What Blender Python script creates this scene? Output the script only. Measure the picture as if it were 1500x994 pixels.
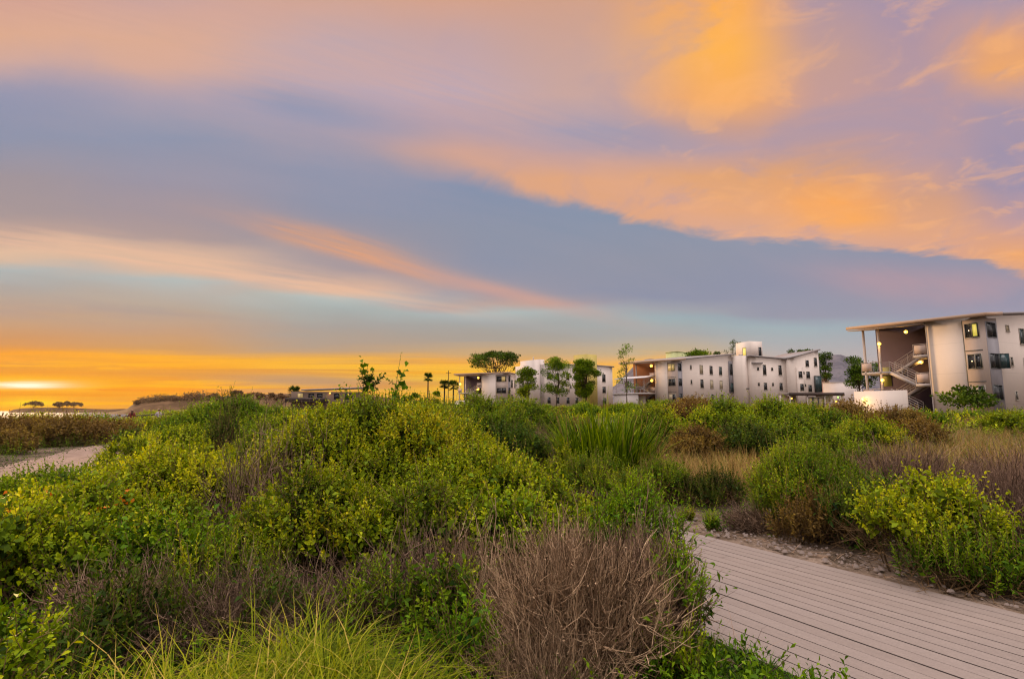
import bpy, math, random
import numpy as np
from mathutils import Vector, Matrix

for o in list(bpy.data.objects):
    bpy.data.objects.remove(o)
SC = bpy.context.scene
COL = SC.collection
PI = math.pi
F, EYE, PITCH = 800.0, 1.6, math.atan(103 / 800)


# ------------------------------------------------------------------ camera
cam = bpy.data.cameras.new('camera')
cam.sensor_width = 36
cam.lens = 36 * F / 1500
cam.clip_start, cam.clip_end = 0.05, 30000
camo = bpy.data.objects.new('camera', cam)
COL.objects.link(camo)
camo.location = (0, 0, EYE)
camo.rotation_euler = (PI / 2 + PITCH, 0, 0)
SC.camera = camo
SC.view_settings.view_transform = 'Standard'
SC.view_settings.look = 'None'
SC.view_settings.exposure = 0.0
SC.view_settings.gamma = 1.0
SC.view_settings.use_curve_mapping = False
SC.cycles.max_bounces = 6
SC.cycles.diffuse_bounces = 3
SC.cycles.glossy_bounces = 2
SC.cycles.transmission_bounces = 4
SC.cycles.transparent_max_bounces = 4
SC.cycles.use_denoising = True
SC.cycles.filter_width = 1.2
SC.cycles.caustics_reflective = False
SC.cycles.caustics_refractive = False

SUN_AZ, SUN_EL = math.radians(-41.5), math.radians(7.0)
sun = bpy.data.lights.new('sun', 'SUN')
sun.energy = 3.2
sun.angle = math.radians(8)
sun.color = (1.0, 0.62, 0.30)
suno = bpy.data.objects.new('sun', sun)
COL.objects.link(suno)
sd = Vector((math.sin(SUN_AZ) * math.cos(SUN_EL), math.cos(SUN_AZ) * math.cos(SUN_EL), math.sin(SUN_EL)))
suno.rotation_euler = (-sd).to_track_quat('-Z', 'Y').to_euler()
suno.location = sd * 60


def lin(c):
    c = np.asarray(c, float) / 255
    return np.where(c <= 0.04045, c / 12.92, ((c + 0.055) / 1.055) ** 2.4)


def pixdir(px, py):
    a, b = (px - 750) / F, (497 - py) / F
    return (a, math.cos(PITCH) - b * math.sin(PITCH), math.sin(PITCH) + b * math.cos(PITCH))


def AB(px, py):
    d = pixdir(px, py)
    return d[0] / d[1], d[2] / d[1]


# ------------------------------------------------------------------ world: dusk sky with cloud layers, by direction
W = bpy.data.worlds.new('World')
SC.world = W
W.use_nodes = True
NT = W.node_tree
NT.nodes.clear()


class S:
    """a shader-node socket with arithmetic"""
    def __init__(s, sock): s.s = sock
    def __add__(a, b): return mth('ADD', a, b)
    __radd__ = __add__
    def __sub__(a, b): return mth('SUBTRACT', a, b)
    def __rsub__(a, b): return mth('SUBTRACT', b, a)
    def __mul__(a, b): return mth('MULTIPLY', a, b)
    __rmul__ = __mul__
    def __truediv__(a, b): return mth('DIVIDE', a, b)


def put(nt, inp, v):
    if isinstance(v, S): nt.links.new(v.s, inp)
    else: inp.default_value = v


def mth(op, *args, nt=None, clamp=False):
    nt = nt or CUR[0]
    n = nt.nodes.new('ShaderNodeMath'); n.operation = op; n.use_clamp = clamp
    for i, a in enumerate(args): put(nt, n.inputs[i], a)
    return S(n.outputs[0])


CUR = [NT]


def sstep(lo, hi, v):
    n = CUR[0].nodes.new('ShaderNodeMapRange'); n.interpolation_type = 'SMOOTHSTEP'
    put(CUR[0], n.inputs[0], v); put(CUR[0], n.inputs[1], lo); put(CUR[0], n.inputs[2], hi)
    return S(n.outputs[0])


def xyz(x, y, z):
    n = CUR[0].nodes.new('ShaderNodeCombineXYZ')
    for i, a in enumerate((x, y, z)): put(CUR[0], n.inputs[i], a)
    return S(n.outputs[0])


def noise(vec, scale=1.0, detail=4.0, rough=0.55, dist=0.0, out=0):
    n = CUR[0].nodes.new('ShaderNodeTexNoise'); n.noise_dimensions = '3D'
    put(CUR[0], n.inputs['Vector'], vec)
    n.inputs['Scale'].default_value = scale; n.inputs['Detail'].default_value = detail
    n.inputs['Roughness'].default_value = rough; n.inputs['Distortion'].default_value = dist
    return S(n.outputs[out])


def mixc(fac, a, b):
    n = CUR[0].nodes.new('ShaderNodeMix'); n.data_type = 'RGBA'
    put(CUR[0], n.inputs[0], fac); put(CUR[0], n.inputs[6], a); put(CUR[0], n.inputs[7], b)
    return S(n.outputs[2])


def ramp(fac, stops, mode='LINEAR'):
    n = CUR[0].nodes.new('ShaderNodeValToRGB'); r = n.color_ramp; r.interpolation = mode
    stops = sorted(stops, key=lambda q: q[0])
    while len(r.elements) < len(stops): r.elements.new(0.5)
    for e, (p, c) in zip(r.elements, stops):
        e.position = min(max(p, 0), 1)
        e.color = (*[float(v) for v in c], 1) if np.ndim(c) else (c, c, c, 1)
    put(CUR[0], n.inputs[0], fac)
    return S(n.outputs[0])


def rgb(c):
    n = CUR[0].nodes.new('ShaderNodeRGB'); n.outputs[0].default_value = (*[float(v) for v in c], 1)
    return S(n.outputs[0])


BLO, BHI = -0.05, 0.95


def field(A, B, cols):
    """colour columns: azimuth -> list of (row, sRGB)"""
    fac = (B - BLO) / (BHI - BLO)
    out = None; last = None
    for px, rows in cols:
        Ai = (px - 750) / F / 0.965
        st = [((AB(750, py)[1] - BLO) / (BHI - BLO), lin(c)) for py, c in rows]
        cr = ramp(fac, st)
        if out is None: out = cr
        else: out = mixc(sstep(last, Ai, A), out, cr)
        last = Ai
    return out


def blob(A, B, px, py, lx, ly, ang=0.0):
    """soft elliptical mask around a direction, ang in degrees (clockwise down to the right)"""
    a0, b0 = AB(px, py)
    da, db = A - a0, B - b0
    c, s = math.cos(math.radians(ang)), math.sin(math.radians(ang))
    u = (da * c - db * s) * (F / lx)
    v = (da * s + db * c) * (F / ly)
    return mth('EXPONENT', (u * u + v * v) * -1.0)


tc = NT.nodes.new('ShaderNodeTexCoord')
sep = NT.nodes.new('ShaderNodeSeparateXYZ')
NT.links.new(tc.outputs['Generated'], sep.inputs[0])
dx, dy, dz = (S(sep.outputs[i]) for i in range(3))
yy = mth('MAXIMUM', dy, 0.2)
A, B = dx / yy, dz / yy
cz = mth('MAXIMUM', dz, 0.0) + 0.10
Pc = xyz(dx / cz, dy / cz, 0.0)                                   # position on the flat cloud deck
Pst = xyz((dx * 0.5 - dy * 0.87) / cz * 0.5, (dx * 0.87 + dy * 0.5) / cz * 0.16, 3.0)   # stretched along the wind
Ph = xyz(A * 1.6, B * 22.0, 1.0)                                  # thin flat bands near the horizon
n_soft = noise(Pc, 0.55, 5, 0.55, 0.3) - 0.5
n_fine = noise(Pc, 2.4, 7, 0.62, 0.5) - 0.5
n_str = noise(Pst, 2.2, 6, 0.6, 0.4) - 0.5
n_band = noise(Ph, 1.5, 5, 0.55, 0.6) - 0.5
low = 1.0 - sstep(0.04, 0.22, B)
Bw = B + n_soft * 0.09 * sstep(0.05, 0.3, B) + n_str * 0.09 * sstep(0.05, 0.4, B) + n_band * 0.05 * low
Aw = A + n_soft * 0.20 + n_str * 0.08

BASE = [
    (0, [(0, (160, 150, 168)), (100, (158, 154, 174)), (135, (146, 149, 174)), (200, (141, 147, 170)), (255, (158, 147, 154)),
         (320, (165, 149, 150)), (345, (182, 156, 148)), (372, (222, 186, 158)), (384, (214, 184, 160)), (402, (172, 180, 180)), (425, (172, 164, 158)),
         (470, (198, 158, 122)), (500, (205, 148, 98)), (517, (224, 148, 66)), (524, (246, 160, 34)), (536, (222, 144, 52)),
         (549, (250, 170, 16)), (560, (255, 196, 20)), (572, (250, 158, 4)), (582, (235, 134, 14)), (590, (255, 180, 8)), (600, (240, 146, 18))]),
    (250, [(0, (165, 152, 168)), (120, (170, 160, 176)), (200, (140, 148, 172)), (265, (152, 147, 163)), (320, (166, 149, 153)),
           (350, (172, 152, 150)), (376, (214, 178, 154)), (402, (216, 182, 158)), (416, (178, 186, 184)), (432, (180, 174, 166)), (455, (182, 164, 148)),
           (485, (194, 156, 126)), (512, (206, 152, 94)), (526, (250, 172, 38)), (540, (244, 158, 26)), (556, (236, 146, 30)),
           (568, (252, 156, 8)), (584, (240, 140, 30)), (600, (238, 150, 50))]),
    (500, [(0, (170, 158, 176)), (140, (164, 160, 180)), (190, (150, 152, 174)), (245, (138, 147, 172)), (310, (142, 147, 168)),
           (360, (154, 149, 160)), (405, (172, 154, 154)), (424, (212, 176, 156)), (436, (178, 190, 188)), (455, (166, 174, 172)),
           (480, (166, 160, 154)), (505, (176, 156, 138)), (522, (212, 162, 96)), (534, (250, 186, 48)), (547, (238, 180, 62)),
           (560, (206, 160, 96)), (573, (196, 152, 110)), (590, (240, 176, 60)), (600, (240, 176, 60))]),
    (750, [(0, (172, 160, 178)), (180, (158, 154, 176)), (265, (128, 144, 172)), (330, (138, 147, 167)), (390, (144, 148, 166)),
           (430, (152, 150, 164)), (444, (184, 162, 156)), (456, (170, 184, 184)), (474, (164, 166, 164)), (496, (168, 160, 150)),
           (514, (206, 168, 118)), (528, (246, 176, 72)), (545, (248, 196, 58)), (565, (236, 192, 58)), (600, (230, 180, 64))]),
    (950, [(0, (168, 156, 176)), (200, (156, 152, 176)), (305, (132, 147, 170)), (380, (143, 148, 165)), (440, (143, 147, 167)),
           (458, (164, 164, 170)), (470, (158, 176, 180)), (490, (168, 168, 166)), (512, (196, 174, 140)), (530, (244, 180, 88)),
           (555, (246, 184, 82)), (600, (230, 176, 84))]),
    (1150, [(0, (164, 152, 174)), (250, (150, 148, 174)), (345, (138, 148, 168)), (420, (143, 147, 168)), (462, (150, 152, 168)),
            (480, (160, 176, 182)), (500, (172, 174, 176)), (525, (186, 174, 170)), (600, (200, 170, 160))]),
    (1450, [(0, (162, 150, 174)), (200, (152, 146, 174)), (380, (140, 146, 168)), (420, (158, 149, 166)), (450, (152, 150, 170)),
            (480, (160, 160, 178)), (510, (176, 170, 178)), (600, (190, 168, 168))]),
]
CLOUD = [
    (0, [(0, (208, 160, 146)), (50, (220, 170, 142)), (90, (206, 168, 158)), (130, (176, 158, 170))]),
    (200, [(0, (198, 162, 158)), (55, (218, 170, 144)), (100, (214, 170, 152)), (150, (180, 160, 172))]),
    (450, [(0, (206, 164, 150)), (60, (186, 166, 176)), (130, (184, 166, 180)), (180, (170, 158, 174)), (230, (176, 156, 166))]),
    (650, [(0, (212, 162, 140)), (60, (196, 164, 164)), (130, (182, 166, 184)), (180, (178, 158, 172)), (215, (214, 164, 142)), (250, (214, 164, 142))]),
    (850, [(0, (208, 160, 138)), (80, (202, 164, 154)), (140, (200, 166, 160)), (190, (164, 156, 178)), (215, (184, 158, 166)), (255, (226, 166, 122)), (300, (222, 166, 134))]),
    (1080, [(0, (252, 174, 84)), (75, (254, 180, 84)), (140, (246, 172, 98)), (185, (204, 158, 140)), (215, (186, 156, 162)), (250, (224, 164, 118)), (300, (232, 168, 118)), (345, (210, 166, 150))]),
    (1230, [(0, (176, 150, 162)), (80, (196, 156, 148)), (140, (196, 156, 152)), (190, (186, 154, 160)), (240, (214, 160, 126)), (290, (250, 170, 94)), (320, (252, 172, 92)), (355, (214, 166, 146))]),
    (1360, [(0, (164, 146, 170)), (70, (178, 150, 162)), (150, (184, 152, 160)), (230, (186, 154, 160)), (290, (214, 160, 130)), (340, (226, 166, 128)), (370, (214, 162, 142))]),
    (1490, [(0, (172, 150, 168)), (60, (228, 164, 120)), (105, (236, 168, 110)), (160, (170, 150, 168)), (270, (152, 144, 172)), (330, (190, 154, 158)), (370, (240, 168, 106)), (400, (222, 164, 130))]),
]
base = field(Aw, Bw, BASE)
Bc = B + n_fine * 0.04 + n_str * 0.08 + n_soft * 0.05
Ac = A + n_fine * 0.05 + n_soft * 0.12
cloud = field(Ac, Bc, CLOUD)
EDGE = [(0, 112), (130, 122), (250, 142), (350, 160), (450, 186), (550, 214), (640, 236), (720, 262), (800, 288), (900, 316),
        (1000, 336), (1100, 350), (1200, 360), (1300, 364), (1380, 368), (1450, 386), (1500, 402)]
ea = (A + 1.2) / 2.4
edge = ramp(ea, [((AB(px, py)[0] + 1.2) / 2.4, AB(px, py)[1]) for px, py in EDGE])
soft = ramp(ea, [((AB(px, 200)[0] + 1.2) / 2.4, v) for px, v in [(0, .05), (250, .08), (450, .10), (620, .06), (760, .02), (900, .012), (1500, .012)]])
lift = (B - edge) + n_fine * 0.09 + n_soft * 0.02
mask = sstep(0.0, 1.0, lift / soft * 0.5 + 0.5)
sky = mixc(mask, base, cloud)
# blue gaps and mauve shade inside the sheet
hole = blob(A, B, 420, 152, 110, 30, 12) * 0.8 + blob(A, B, 920, 205, 120, 26, 4) * 0.5 + blob(A, B, 560, 180, 150, 24, 14) * 0.35
sky = mixc(mth('MINIMUM', hole * (n_str * 1.6 + 1.0), 1.0, clamp=True), sky, rgb(lin((142, 150, 178))))
right = sstep(0.0, 0.5, A) * mask
hz_ = mask * sstep(.0, .12, B)
puff = sstep(0.0, 0.16, n_fine + n_str * 0.5)
shade = sstep(0.0, 0.17, n_soft * 0.35 - n_fine)
n_tex = noise(Pc, 5.5, 6, 0.62, 0.8) - 0.5
sky = mixc(sstep(0.0, 0.2, n_tex + n_fine * 0.6) * right * 0.36, sky, rgb(lin((255, 186, 120))))
sky = mixc(sstep(0.02, 0.2, n_str) * hz_ * 0.40, sky, rgb(lin((222, 170, 150))))
sky = mixc(shade * (right * 0.30 + hz_ * 0.16), sky, rgb(lin((164, 150, 172))))
sky = mixc(sstep(0.0, 0.22, n_str) * (1.0 - mask) * sstep(.12, .2, B) * 0.22, sky, rgb(lin((172, 158, 168))))
sky = mixc(sstep(0.0, 0.22, n_str * -1.0) * (1.0 - mask) * sstep(.12, .2, B) * 0.25, sky, rgb(lin((126, 142, 170))))
# the long orange wisp in the middle and its tail
def feather(px, py, lx, lo, hi, ang, seed, warp=10.0):
    """a combed-out cloud wisp: crisp lower edge, strands fraying off the upper one"""
    a0, b0 = AB(px, py); c_, s_ = math.cos(math.radians(ang)), math.sin(math.radians(ang))
    da, db = A - a0, B - b0
    u = (da * c_ - db * s_) * F; v = (da * s_ + db * c_) * F
    nz = noise(xyz(u * (1 / 150.0), v * (1 / 38.0), seed), 1.0, 5, .6, .4) - 0.5
    st = noise(xyz(u * (1 / 210.0) + v * (1 / 260.0), v * (1 / 9.0), seed + 4.0), 1.0, 5, .6, .5)
    v = v + nz * (warp * 4.0)
    up_side = sstep(-2.0, 2.0, v)
    wd = lo + (hi - lo) * up_side
    q_ = v / wd; w_ = u / lx
    return mth('EXPONENT', (q_ * q_ + w_ * w_) * -1.0) * (sstep(.28, .66, st) * 0.75 + 0.35)


wisp = feather(490, 366, 125, 9, 24, 16, 2.0, 6.0) + feather(560, 380, 75, 10, 20, 20, 8.0, 6.0) * 0.8 + feather(430, 338, 110, 6, 14, 13, 5.0, 5.0) * 0.35
band2 = feather(150, 372, 330, 9, 24, 8, 12.0, 6.0) * 0.75 + feather(470, 424, 190, 8, 16, 9, 15.0, 5.0) * 0.7
veil = feather(200, 60, 300, 50, 60, 14, 21.0, 14.0) * 0.5 + feather(600, 120, 330, 40, 60, 18, 25.0, 16.0) * 0.35
sky = mixc(mth('MINIMUM', veil, 0.6, clamp=True), sky, rgb(lin((220, 172, 152))))
sky = mixc(mth('MINIMUM', band2, 0.8, clamp=True), sky, rgb(lin((232, 188, 158))))
tail = blob(A, B, 700, 418, 200, 12, 14) * 0.7
sky = mixc(mth('MINIMUM', wisp * 0.58, 0.7, clamp=True), sky, rgb(lin((236, 162, 104))))
sky = mixc(mth('MINIMUM', tail * (n_str * 2.0 + 1.0), 0.7, clamp=True), sky, rgb(lin((214, 162, 144))))
pinkr = blob(A, B, 1380, 420, 160, 26, 6)
sky = mixc(mth('MINIMUM', pinkr * (n_str * 3.0 + 0.6), 0.6, clamp=True), sky, rgb(lin((184, 152, 160))))
bz = (1.0 - sstep(.075, .105, B)) * (1.0 - sstep(-.35, .25, A))
n_b2 = noise(xyz(A * 2.6, B * 75.0, 7.0), 1.2, 5, .6, .8) - 0.5
n_b3 = noise(xyz(A * 1.3 + B * 2.0, B * 48.0, 2.0), 1.0, 5, .6, .6) - 0.5
sky = mixc(sstep(.0, .10, n_b2) * bz * 0.8, sky, rgb(lin((255, 180, 10))))
sky = mixc(sstep(.0, .11, n_b3) * bz * 0.75, sky, rgb(lin((218, 140, 62))))
bars = blob(A, B, 260, 548, 190, 5, 1) * (n_b3 * 3.0 + .9)
sky = mixc(mth('MINIMUM', bars * 0.7, 0.75, clamp=True), sky, rgb(lin((205, 140, 78))))
bars = blob(A, B, 440, 557, 125, 9, 2) * (n_b2 * 2.0 + 1.0)
sky = mixc(mth('MINIMUM', bars * 0.85, 0.9, clamp=True), sky, rgb(lin((178, 143, 116))))
bars = blob(A, B, 90, 577, 190, 4.5, 0) + blob(A, B, 60, 545, 200, 6, 1) * .7
sky = mixc(mth('MINIMUM', bars * 0.75, 0.8, clamp=True), sky, rgb(lin((226, 122, 14))))
# glow round the veiled sun
g1 = blob(A, B, 42, 563, 52, 4.4, 0) * (n_b2 * 4.0 + 1.0)
g2 = blob(A, B, 42, 588, 45, 7, 0) * (n_b2 * 2.0 + .9)
g3 = blob(A, B, 60, 568, 330, 30, 0)
sky = mixc(mth('MINIMUM', g3 * (n_b3 * 3.0 + 0.45), 0.7, clamp=True), sky, rgb(lin((255, 178, 8))))
sky = mixc(mth('MINIMUM', g2 * 0.9, 1.0, clamp=True), sky, rgb(lin((255, 212, 20))))
sky = mixc(mth('MINIMUM', g1 * 1.1, 1.0, clamp=True), sky, rgb(lin((255, 246, 214)) * 1.1))
# sky behind and above: faint clear sky plus bright unseen fill light added
nish = NT.nodes.new('ShaderNodeTexSky'); nish.sky_type = 'NISHITA'; nish.sun_disc = False
nish.sun_elevation = SUN_EL; nish.sun_rotation = SUN_AZ
sc_ = NT.nodes.new('ShaderNodeVectorMath'); sc_.operation = 'SCALE'
NT.links.new(nish.outputs[0], sc_.inputs[0]); sc_.inputs[3].default_value = 0.06
add = NT.nodes.new('ShaderNodeVectorMath'); add.operation = 'ADD'
NT.links.new(sc_.outputs[0], add.inputs[0])
BACK = (4.1, 3.6, 3.45)
add.inputs[1].default_value = BACK
back = S(add.outputs[0])
up_ = sstep(0.68, 0.90, dz)
bk_ = 1.0 - sstep(0.15, 0.52, dy)
far = mth('MAXIMUM', up_, bk_ * sstep(-0.05, 0.25, dz))
bwarm = mixc(bk_ * (1.0 - up_) * 0.95, back, rgb((0.78, 0.68, 0.66)))
sky = mixc(far, sky, bwarm)
bg = NT.nodes.new('ShaderNodeBackground'); out = NT.nodes.new('ShaderNodeOutputWorld')
NT.links.new(sky.s, bg.inputs[0]); bg.inputs[1].default_value = 1.0
NT.links.new(bg.outputs[0], out.inputs[0])
W.cycles.sampling_method = 'MANUAL'
W.cycles.sample_map_resolution = 1024


# ------------------------------------------------------------------ materials
def mat(name):
    m = bpy.data.materials.new(name); m.use_nodes = True
    nt = m.node_tree; nt.nodes.clear(); CUR[0] = nt
    o = nt.nodes.new('ShaderNodeOutputMaterial')
    return m, nt, o


def principled(nt, col, rough=0.6, spec=0.3, metal=0.0, emit=None, estr=0.0):
    p = nt.nodes.new('ShaderNodeBsdfPrincipled')
    put(nt, p.inputs['Base Color'], col if isinstance(col, S) else (*[float(v) for v in col], 1))
    put(nt, p.inputs['Roughness'], rough)
    p.inputs['Specular IOR Level'].default_value = spec
    p.inputs['Metallic'].default_value = metal
    if emit is not None:
        put(nt, p.inputs['Emission Color'], (*emit, 1)); p.inputs['Emission Strength'].default_value = estr
    return p


def attr(name='tint'):
    n = CUR[0].nodes.new('ShaderNodeAttribute'); n.attribute_name = name
    return S(n.outputs['Fac'])


def objrand():
    n = CUR[0].nodes.new('ShaderNodeObjectInfo')
    return S(n.outputs['Random'])


def texco(which='Object'):
    n = CUR[0].nodes.new('ShaderNodeTexCoord')
    return S(n.outputs[which])


def hsv(c, h=0.5, s=1.0, v=1.0):
    n = CUR[0].nodes.new('ShaderNodeHueSaturation')
    put(CUR[0], n.inputs['Hue'], h); put(CUR[0], n.inputs['Saturation'], s); put(CUR[0], n.inputs['Value'], v)
    put(CUR[0], n.inputs['Color'], c)
    return S(n.outputs[0])


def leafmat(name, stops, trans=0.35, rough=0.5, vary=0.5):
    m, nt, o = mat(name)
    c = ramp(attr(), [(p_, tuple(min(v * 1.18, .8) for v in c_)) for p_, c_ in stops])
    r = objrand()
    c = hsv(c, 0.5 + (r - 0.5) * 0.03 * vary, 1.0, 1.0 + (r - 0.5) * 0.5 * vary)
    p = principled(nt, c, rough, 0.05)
    t = nt.nodes.new('ShaderNodeBsdfTranslucent')
    put(nt, t.inputs[0], hsv(c, 0.49, 1.05, 1.25))
    mx = nt.nodes.new('ShaderNodeMixShader'); mx.inputs[0].default_value = trans
    nt.links.new(p.outputs[0], mx.inputs[1]); nt.links.new(t.outputs[0], mx.inputs[2])
    nt.links.new(mx.outputs[0], o.inputs[0])
    return m


def twigmat(name, a, b, c):
    m, nt, o = mat(name)
    col = ramp(attr(), [(0, a), (0.5, b), (1, c)])
    r = objrand()
    col = hsv(col, 0.5, 1.0, 1.0 + (r - 0.5) * 0.35)
    nt.links.new(principled(nt, col, 0.85, 0.15).outputs[0], o.inputs[0])
    return m


def plainmat(name, col, rough=0.7, spec=0.3, metal=0.0, mottle=0.12, scale=1.5, streak=0.0):
    m, nt, o = mat(name)
    tcx = texco()
    n = noise(tcx, scale, 5, 0.6)
    c = hsv(rgb(col), 0.5, 1.0, 1.0 + (n - 0.5) * (2 * mottle))
    if streak:
        sp_ = nt.nodes.new('ShaderNodeSeparateXYZ'); nt.links.new(tcx.s, sp_.inputs[0])
        fr = mth('FRACT', (S(sp_.outputs[2]) + 60.0 - .25) / 2.9)
        c = mixc(mth('LESS_THAN', fr, .016) * .22, c, rgb([v * .45 for v in col]))
        mp = nt.nodes.new('ShaderNodeMapping'); mp.inputs['Scale'].default_value = (2.5, 2.5, 0.12)
        nt.links.new(tcx.s, mp.inputs[0])
        s2 = sstep(0.52, 0.75, noise(S(mp.outputs[0]), 2.0, 4, 0.6))
        c = mixc(s2 * streak, c, rgb([v * 0.6 for v in col]))
    nt.links.new(principled(nt, c, rough, spec, metal).outputs[0], o.inputs[0])
    return m


def glowmat(name, col, strength):
    m, nt, o = mat(name)
    nt.links.new(principled(nt, (0.5, 0.4, 0.2), 0.4, 0.3, 0, col, strength).outputs[0], o.inputs[0])
    return m


M = {}
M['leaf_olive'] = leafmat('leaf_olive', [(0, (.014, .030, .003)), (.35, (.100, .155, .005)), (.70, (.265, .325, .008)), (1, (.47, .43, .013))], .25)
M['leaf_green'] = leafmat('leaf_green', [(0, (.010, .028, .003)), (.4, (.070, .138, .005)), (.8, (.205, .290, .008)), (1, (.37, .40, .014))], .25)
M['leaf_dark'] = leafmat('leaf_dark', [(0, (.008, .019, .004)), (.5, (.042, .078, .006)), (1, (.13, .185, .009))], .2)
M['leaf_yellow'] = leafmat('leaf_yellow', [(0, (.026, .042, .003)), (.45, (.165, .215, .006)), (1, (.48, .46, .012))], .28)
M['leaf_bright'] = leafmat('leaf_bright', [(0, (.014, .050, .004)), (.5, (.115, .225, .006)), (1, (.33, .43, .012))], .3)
M['leaf_orange'] = leafmat('leaf_orange', [(0, (.45, .14, .02)), (1, (.65, .30, .03))], .25)
M['leaf_rust'] = leafmat('leaf_rust', [(0, (.055, .034, .011)), (.5, (.15, .092, .022)), (1, (.28, .20, .026))], .2)
M['grass_yellow'] = leafmat('grass_yellow', [(0, (.025, .045, .004)), (.45, (.135, .165, .006)), (.8, (.30, .30, .010)), (1, (.42, .29, .07))], .35)
M['grass_green'] = leafmat('grass_green', [(0, (.012, .035, .004)), (.5, (.040, .095, .006)), (1, (.12, .18, .012))], .3)
M['grass_tan'] = leafmat('grass_tan', [(0, (.11, .075, .022)), (.45, (.23, .150, .05)), (.8, (.31, .21, .07)), (1, (.16, .17, .016))], .25)
M['twig_dry'] = twigmat('twig_dry', (.034, .021, .011), (.19, .118, .066), (.50, .345, .21))
M['twig_grey'] = twigmat('twig_grey', (.024, .015, .009), (.110, .068, .042), (.36, .24, .16))
M['twig_purple'] = twigmat('twig_purple', (.040, .024, .016), (.16, .100, .068), (.36, .235, .165))
M['stem'] = twigmat('stem', (.040, .026, .014), (.105, .066, .030), (.24, .15, .07))
M['bark'] = plainmat('bark', (.075, .052, .036), .9, .1, mottle=.35, scale=6)
M['flower'] = leafmat('flower', [(0, (.5, .16, .02)), (1, (.75, .33, .04))], .2)

WHITE = (.60, .525, .47)
M['plaster'] = plainmat('plaster', WHITE, .85, .15, mottle=.06, scale=.6, streak=.12)
M['plaster_far'] = plainmat('plaster_far', (.56, .49, .45), .85, .15, mottle=.05, scale=.5, streak=.1)
M['plum'] = plainmat('plum', (.095, .066, .084), .8, .2, mottle=.08)
M['terracotta'] = plainmat('terracotta', (.42, .17, .07), .8, .2, mottle=.1)
M['panel'] = plainmat('panel', (.36, .29, .25), .7, .2, mottle=.06)
M['panel_grey'] = plainmat('panel_grey', (.25, .24, .26), .6, .25, mottle=.06)
M['metal_roof'] = plainmat('metal_roof', (.21, .185, .18), .45, .4, mottle=.08)
M['pale_roof'] = plainmat('pale_roof', (.33, .31, .32), .5, .4, mottle=.08)
M['fascia'] = plainmat('fascia', (.36, .24, .16), .6, .3, mottle=.1)
M['rail'] = plainmat('rail', (.40, .35, .33), .5, .4, mottle=.05)
M['concrete'] = plainmat('concrete', (.40, .36, .34), .85, .2, mottle=.1)
M['frame'] = plainmat('frame', (.30, .27, .22), .5, .4, mottle=.04)
M['frame_dark'] = plainmat('frame_dark', (.055, .06, .058), .5, .4, mottle=.04)
M['lit_door'] = plainmat('lit_door', (.36, .34, .06), .6, .3, mottle=.06)  # yellow-green light on the door put into its base colour
M['lime_wall'] = plainmat('lime_wall', (.42, .45, .22), .8, .2, mottle=.06)
M['ochre_wall'] = plainmat('ochre_wall', (.42, .34, .10), .8, .2, mottle=.06)
M['tan_wall'] = plainmat('tan_wall', (.42, .33, .22), .85, .15, mottle=.1)
M['pink_wall'] = plainmat('pink_wall', (.42, .25, .18), .85, .15, mottle=.1)
M['dark_wood'] = plainmat('dark_wood', (.06, .045, .04), .8, .2, mottle=.2)
M['canvas'] = plainmat('canvas', (.62, .57, .56), .8, .2, mottle=.04)
M['infill'] = plainmat('infill', (.44, .34, .29), .8, .2, mottle=.04)
M['brown_wall'] = plainmat('brown_wall', (.15, .105, .08), .85, .15, mottle=.1)
M['curtain'] = plainmat('curtain', (.42, .36, .25), .9, .1, mottle=.15, scale=6)
m, nt, o = mat('glass_dark')
nt.links.new(principled(nt, (.022, .024, .028), .08, .5).outputs[0], o.inputs[0]); M['glass'] = m
m, nt, o = mat('glass_teal')
nt.links.new(principled(nt, (.03, .06, .065), .08, .5).outputs[0], o.inputs[0]); M['glass_teal'] = m
M['lit_pane'] = glowmat('lit_pane', (.62, .52, .05), .8)
M['lit_dim'] = glowmat('lit_dim', (.55, .38, .10), .30)
M['bulb'] = glowmat('bulb', (1.0, .55, .07), 2.8)
M['bulb_green'] = glowmat('bulb_green', (.25, 1.0, .12), 3.0)

# ------------------------------------------------------------------ scene bookkeeping
def tag(o, label=None, cat=None, group=None, kind=None):
    if label: o['label'] = label
    if cat: o['category'] = cat
    if group: o['group'] = group
    if kind: o['kind'] = kind
    return o


def empty(name, loc=(0, 0, 0), rz=0.0, parent=None):
    o = bpy.data.objects.new(name, None); COL.objects.link(o)
    o.location = loc; o.rotation_euler = (0, 0, rz); o.empty_display_size = 0.2
    o.parent = parent
    return o


def copy_tree(o, parent=None):
    c = o.copy(); COL.objects.link(c); c.parent = parent
    for ch in list(o.children): copy_tree(ch, c)
    return c


def sm(a, b, v):
    t = np.clip((np.asarray(v, float) - a) / (b - a), 0, 1)
    return t * t * (3 - 2 * t)


def coast(y):
    y = np.asarray(y, float)
    return np.where(y > 45, -0.62 * y - 7, -35 - (45 - y) * 1.0)


def tz(x, y):
    x = np.asarray(x, float); y = np.asarray(y, float)
    land = 0.9 * sm(24, 46, y) * sm(-16, 4, x) + 0.9 * sm(60, 110, y)
    land = land + 0.06 * np.sin(x * .7 + 1.3) * np.sin(y * .6) * sm(6, 12, y)
    s = x - coast(y)
    k = sm(-9, 0, s)
    return land * k + (-12.0) * (1 - k)


def P(px, Y, z=None):
    """ground point seen in column px at distance Y"""
    x = (px - 750) / F * Y
    return np.array([x, Y, float(tz(x, Y)) if z is None else z])


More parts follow.
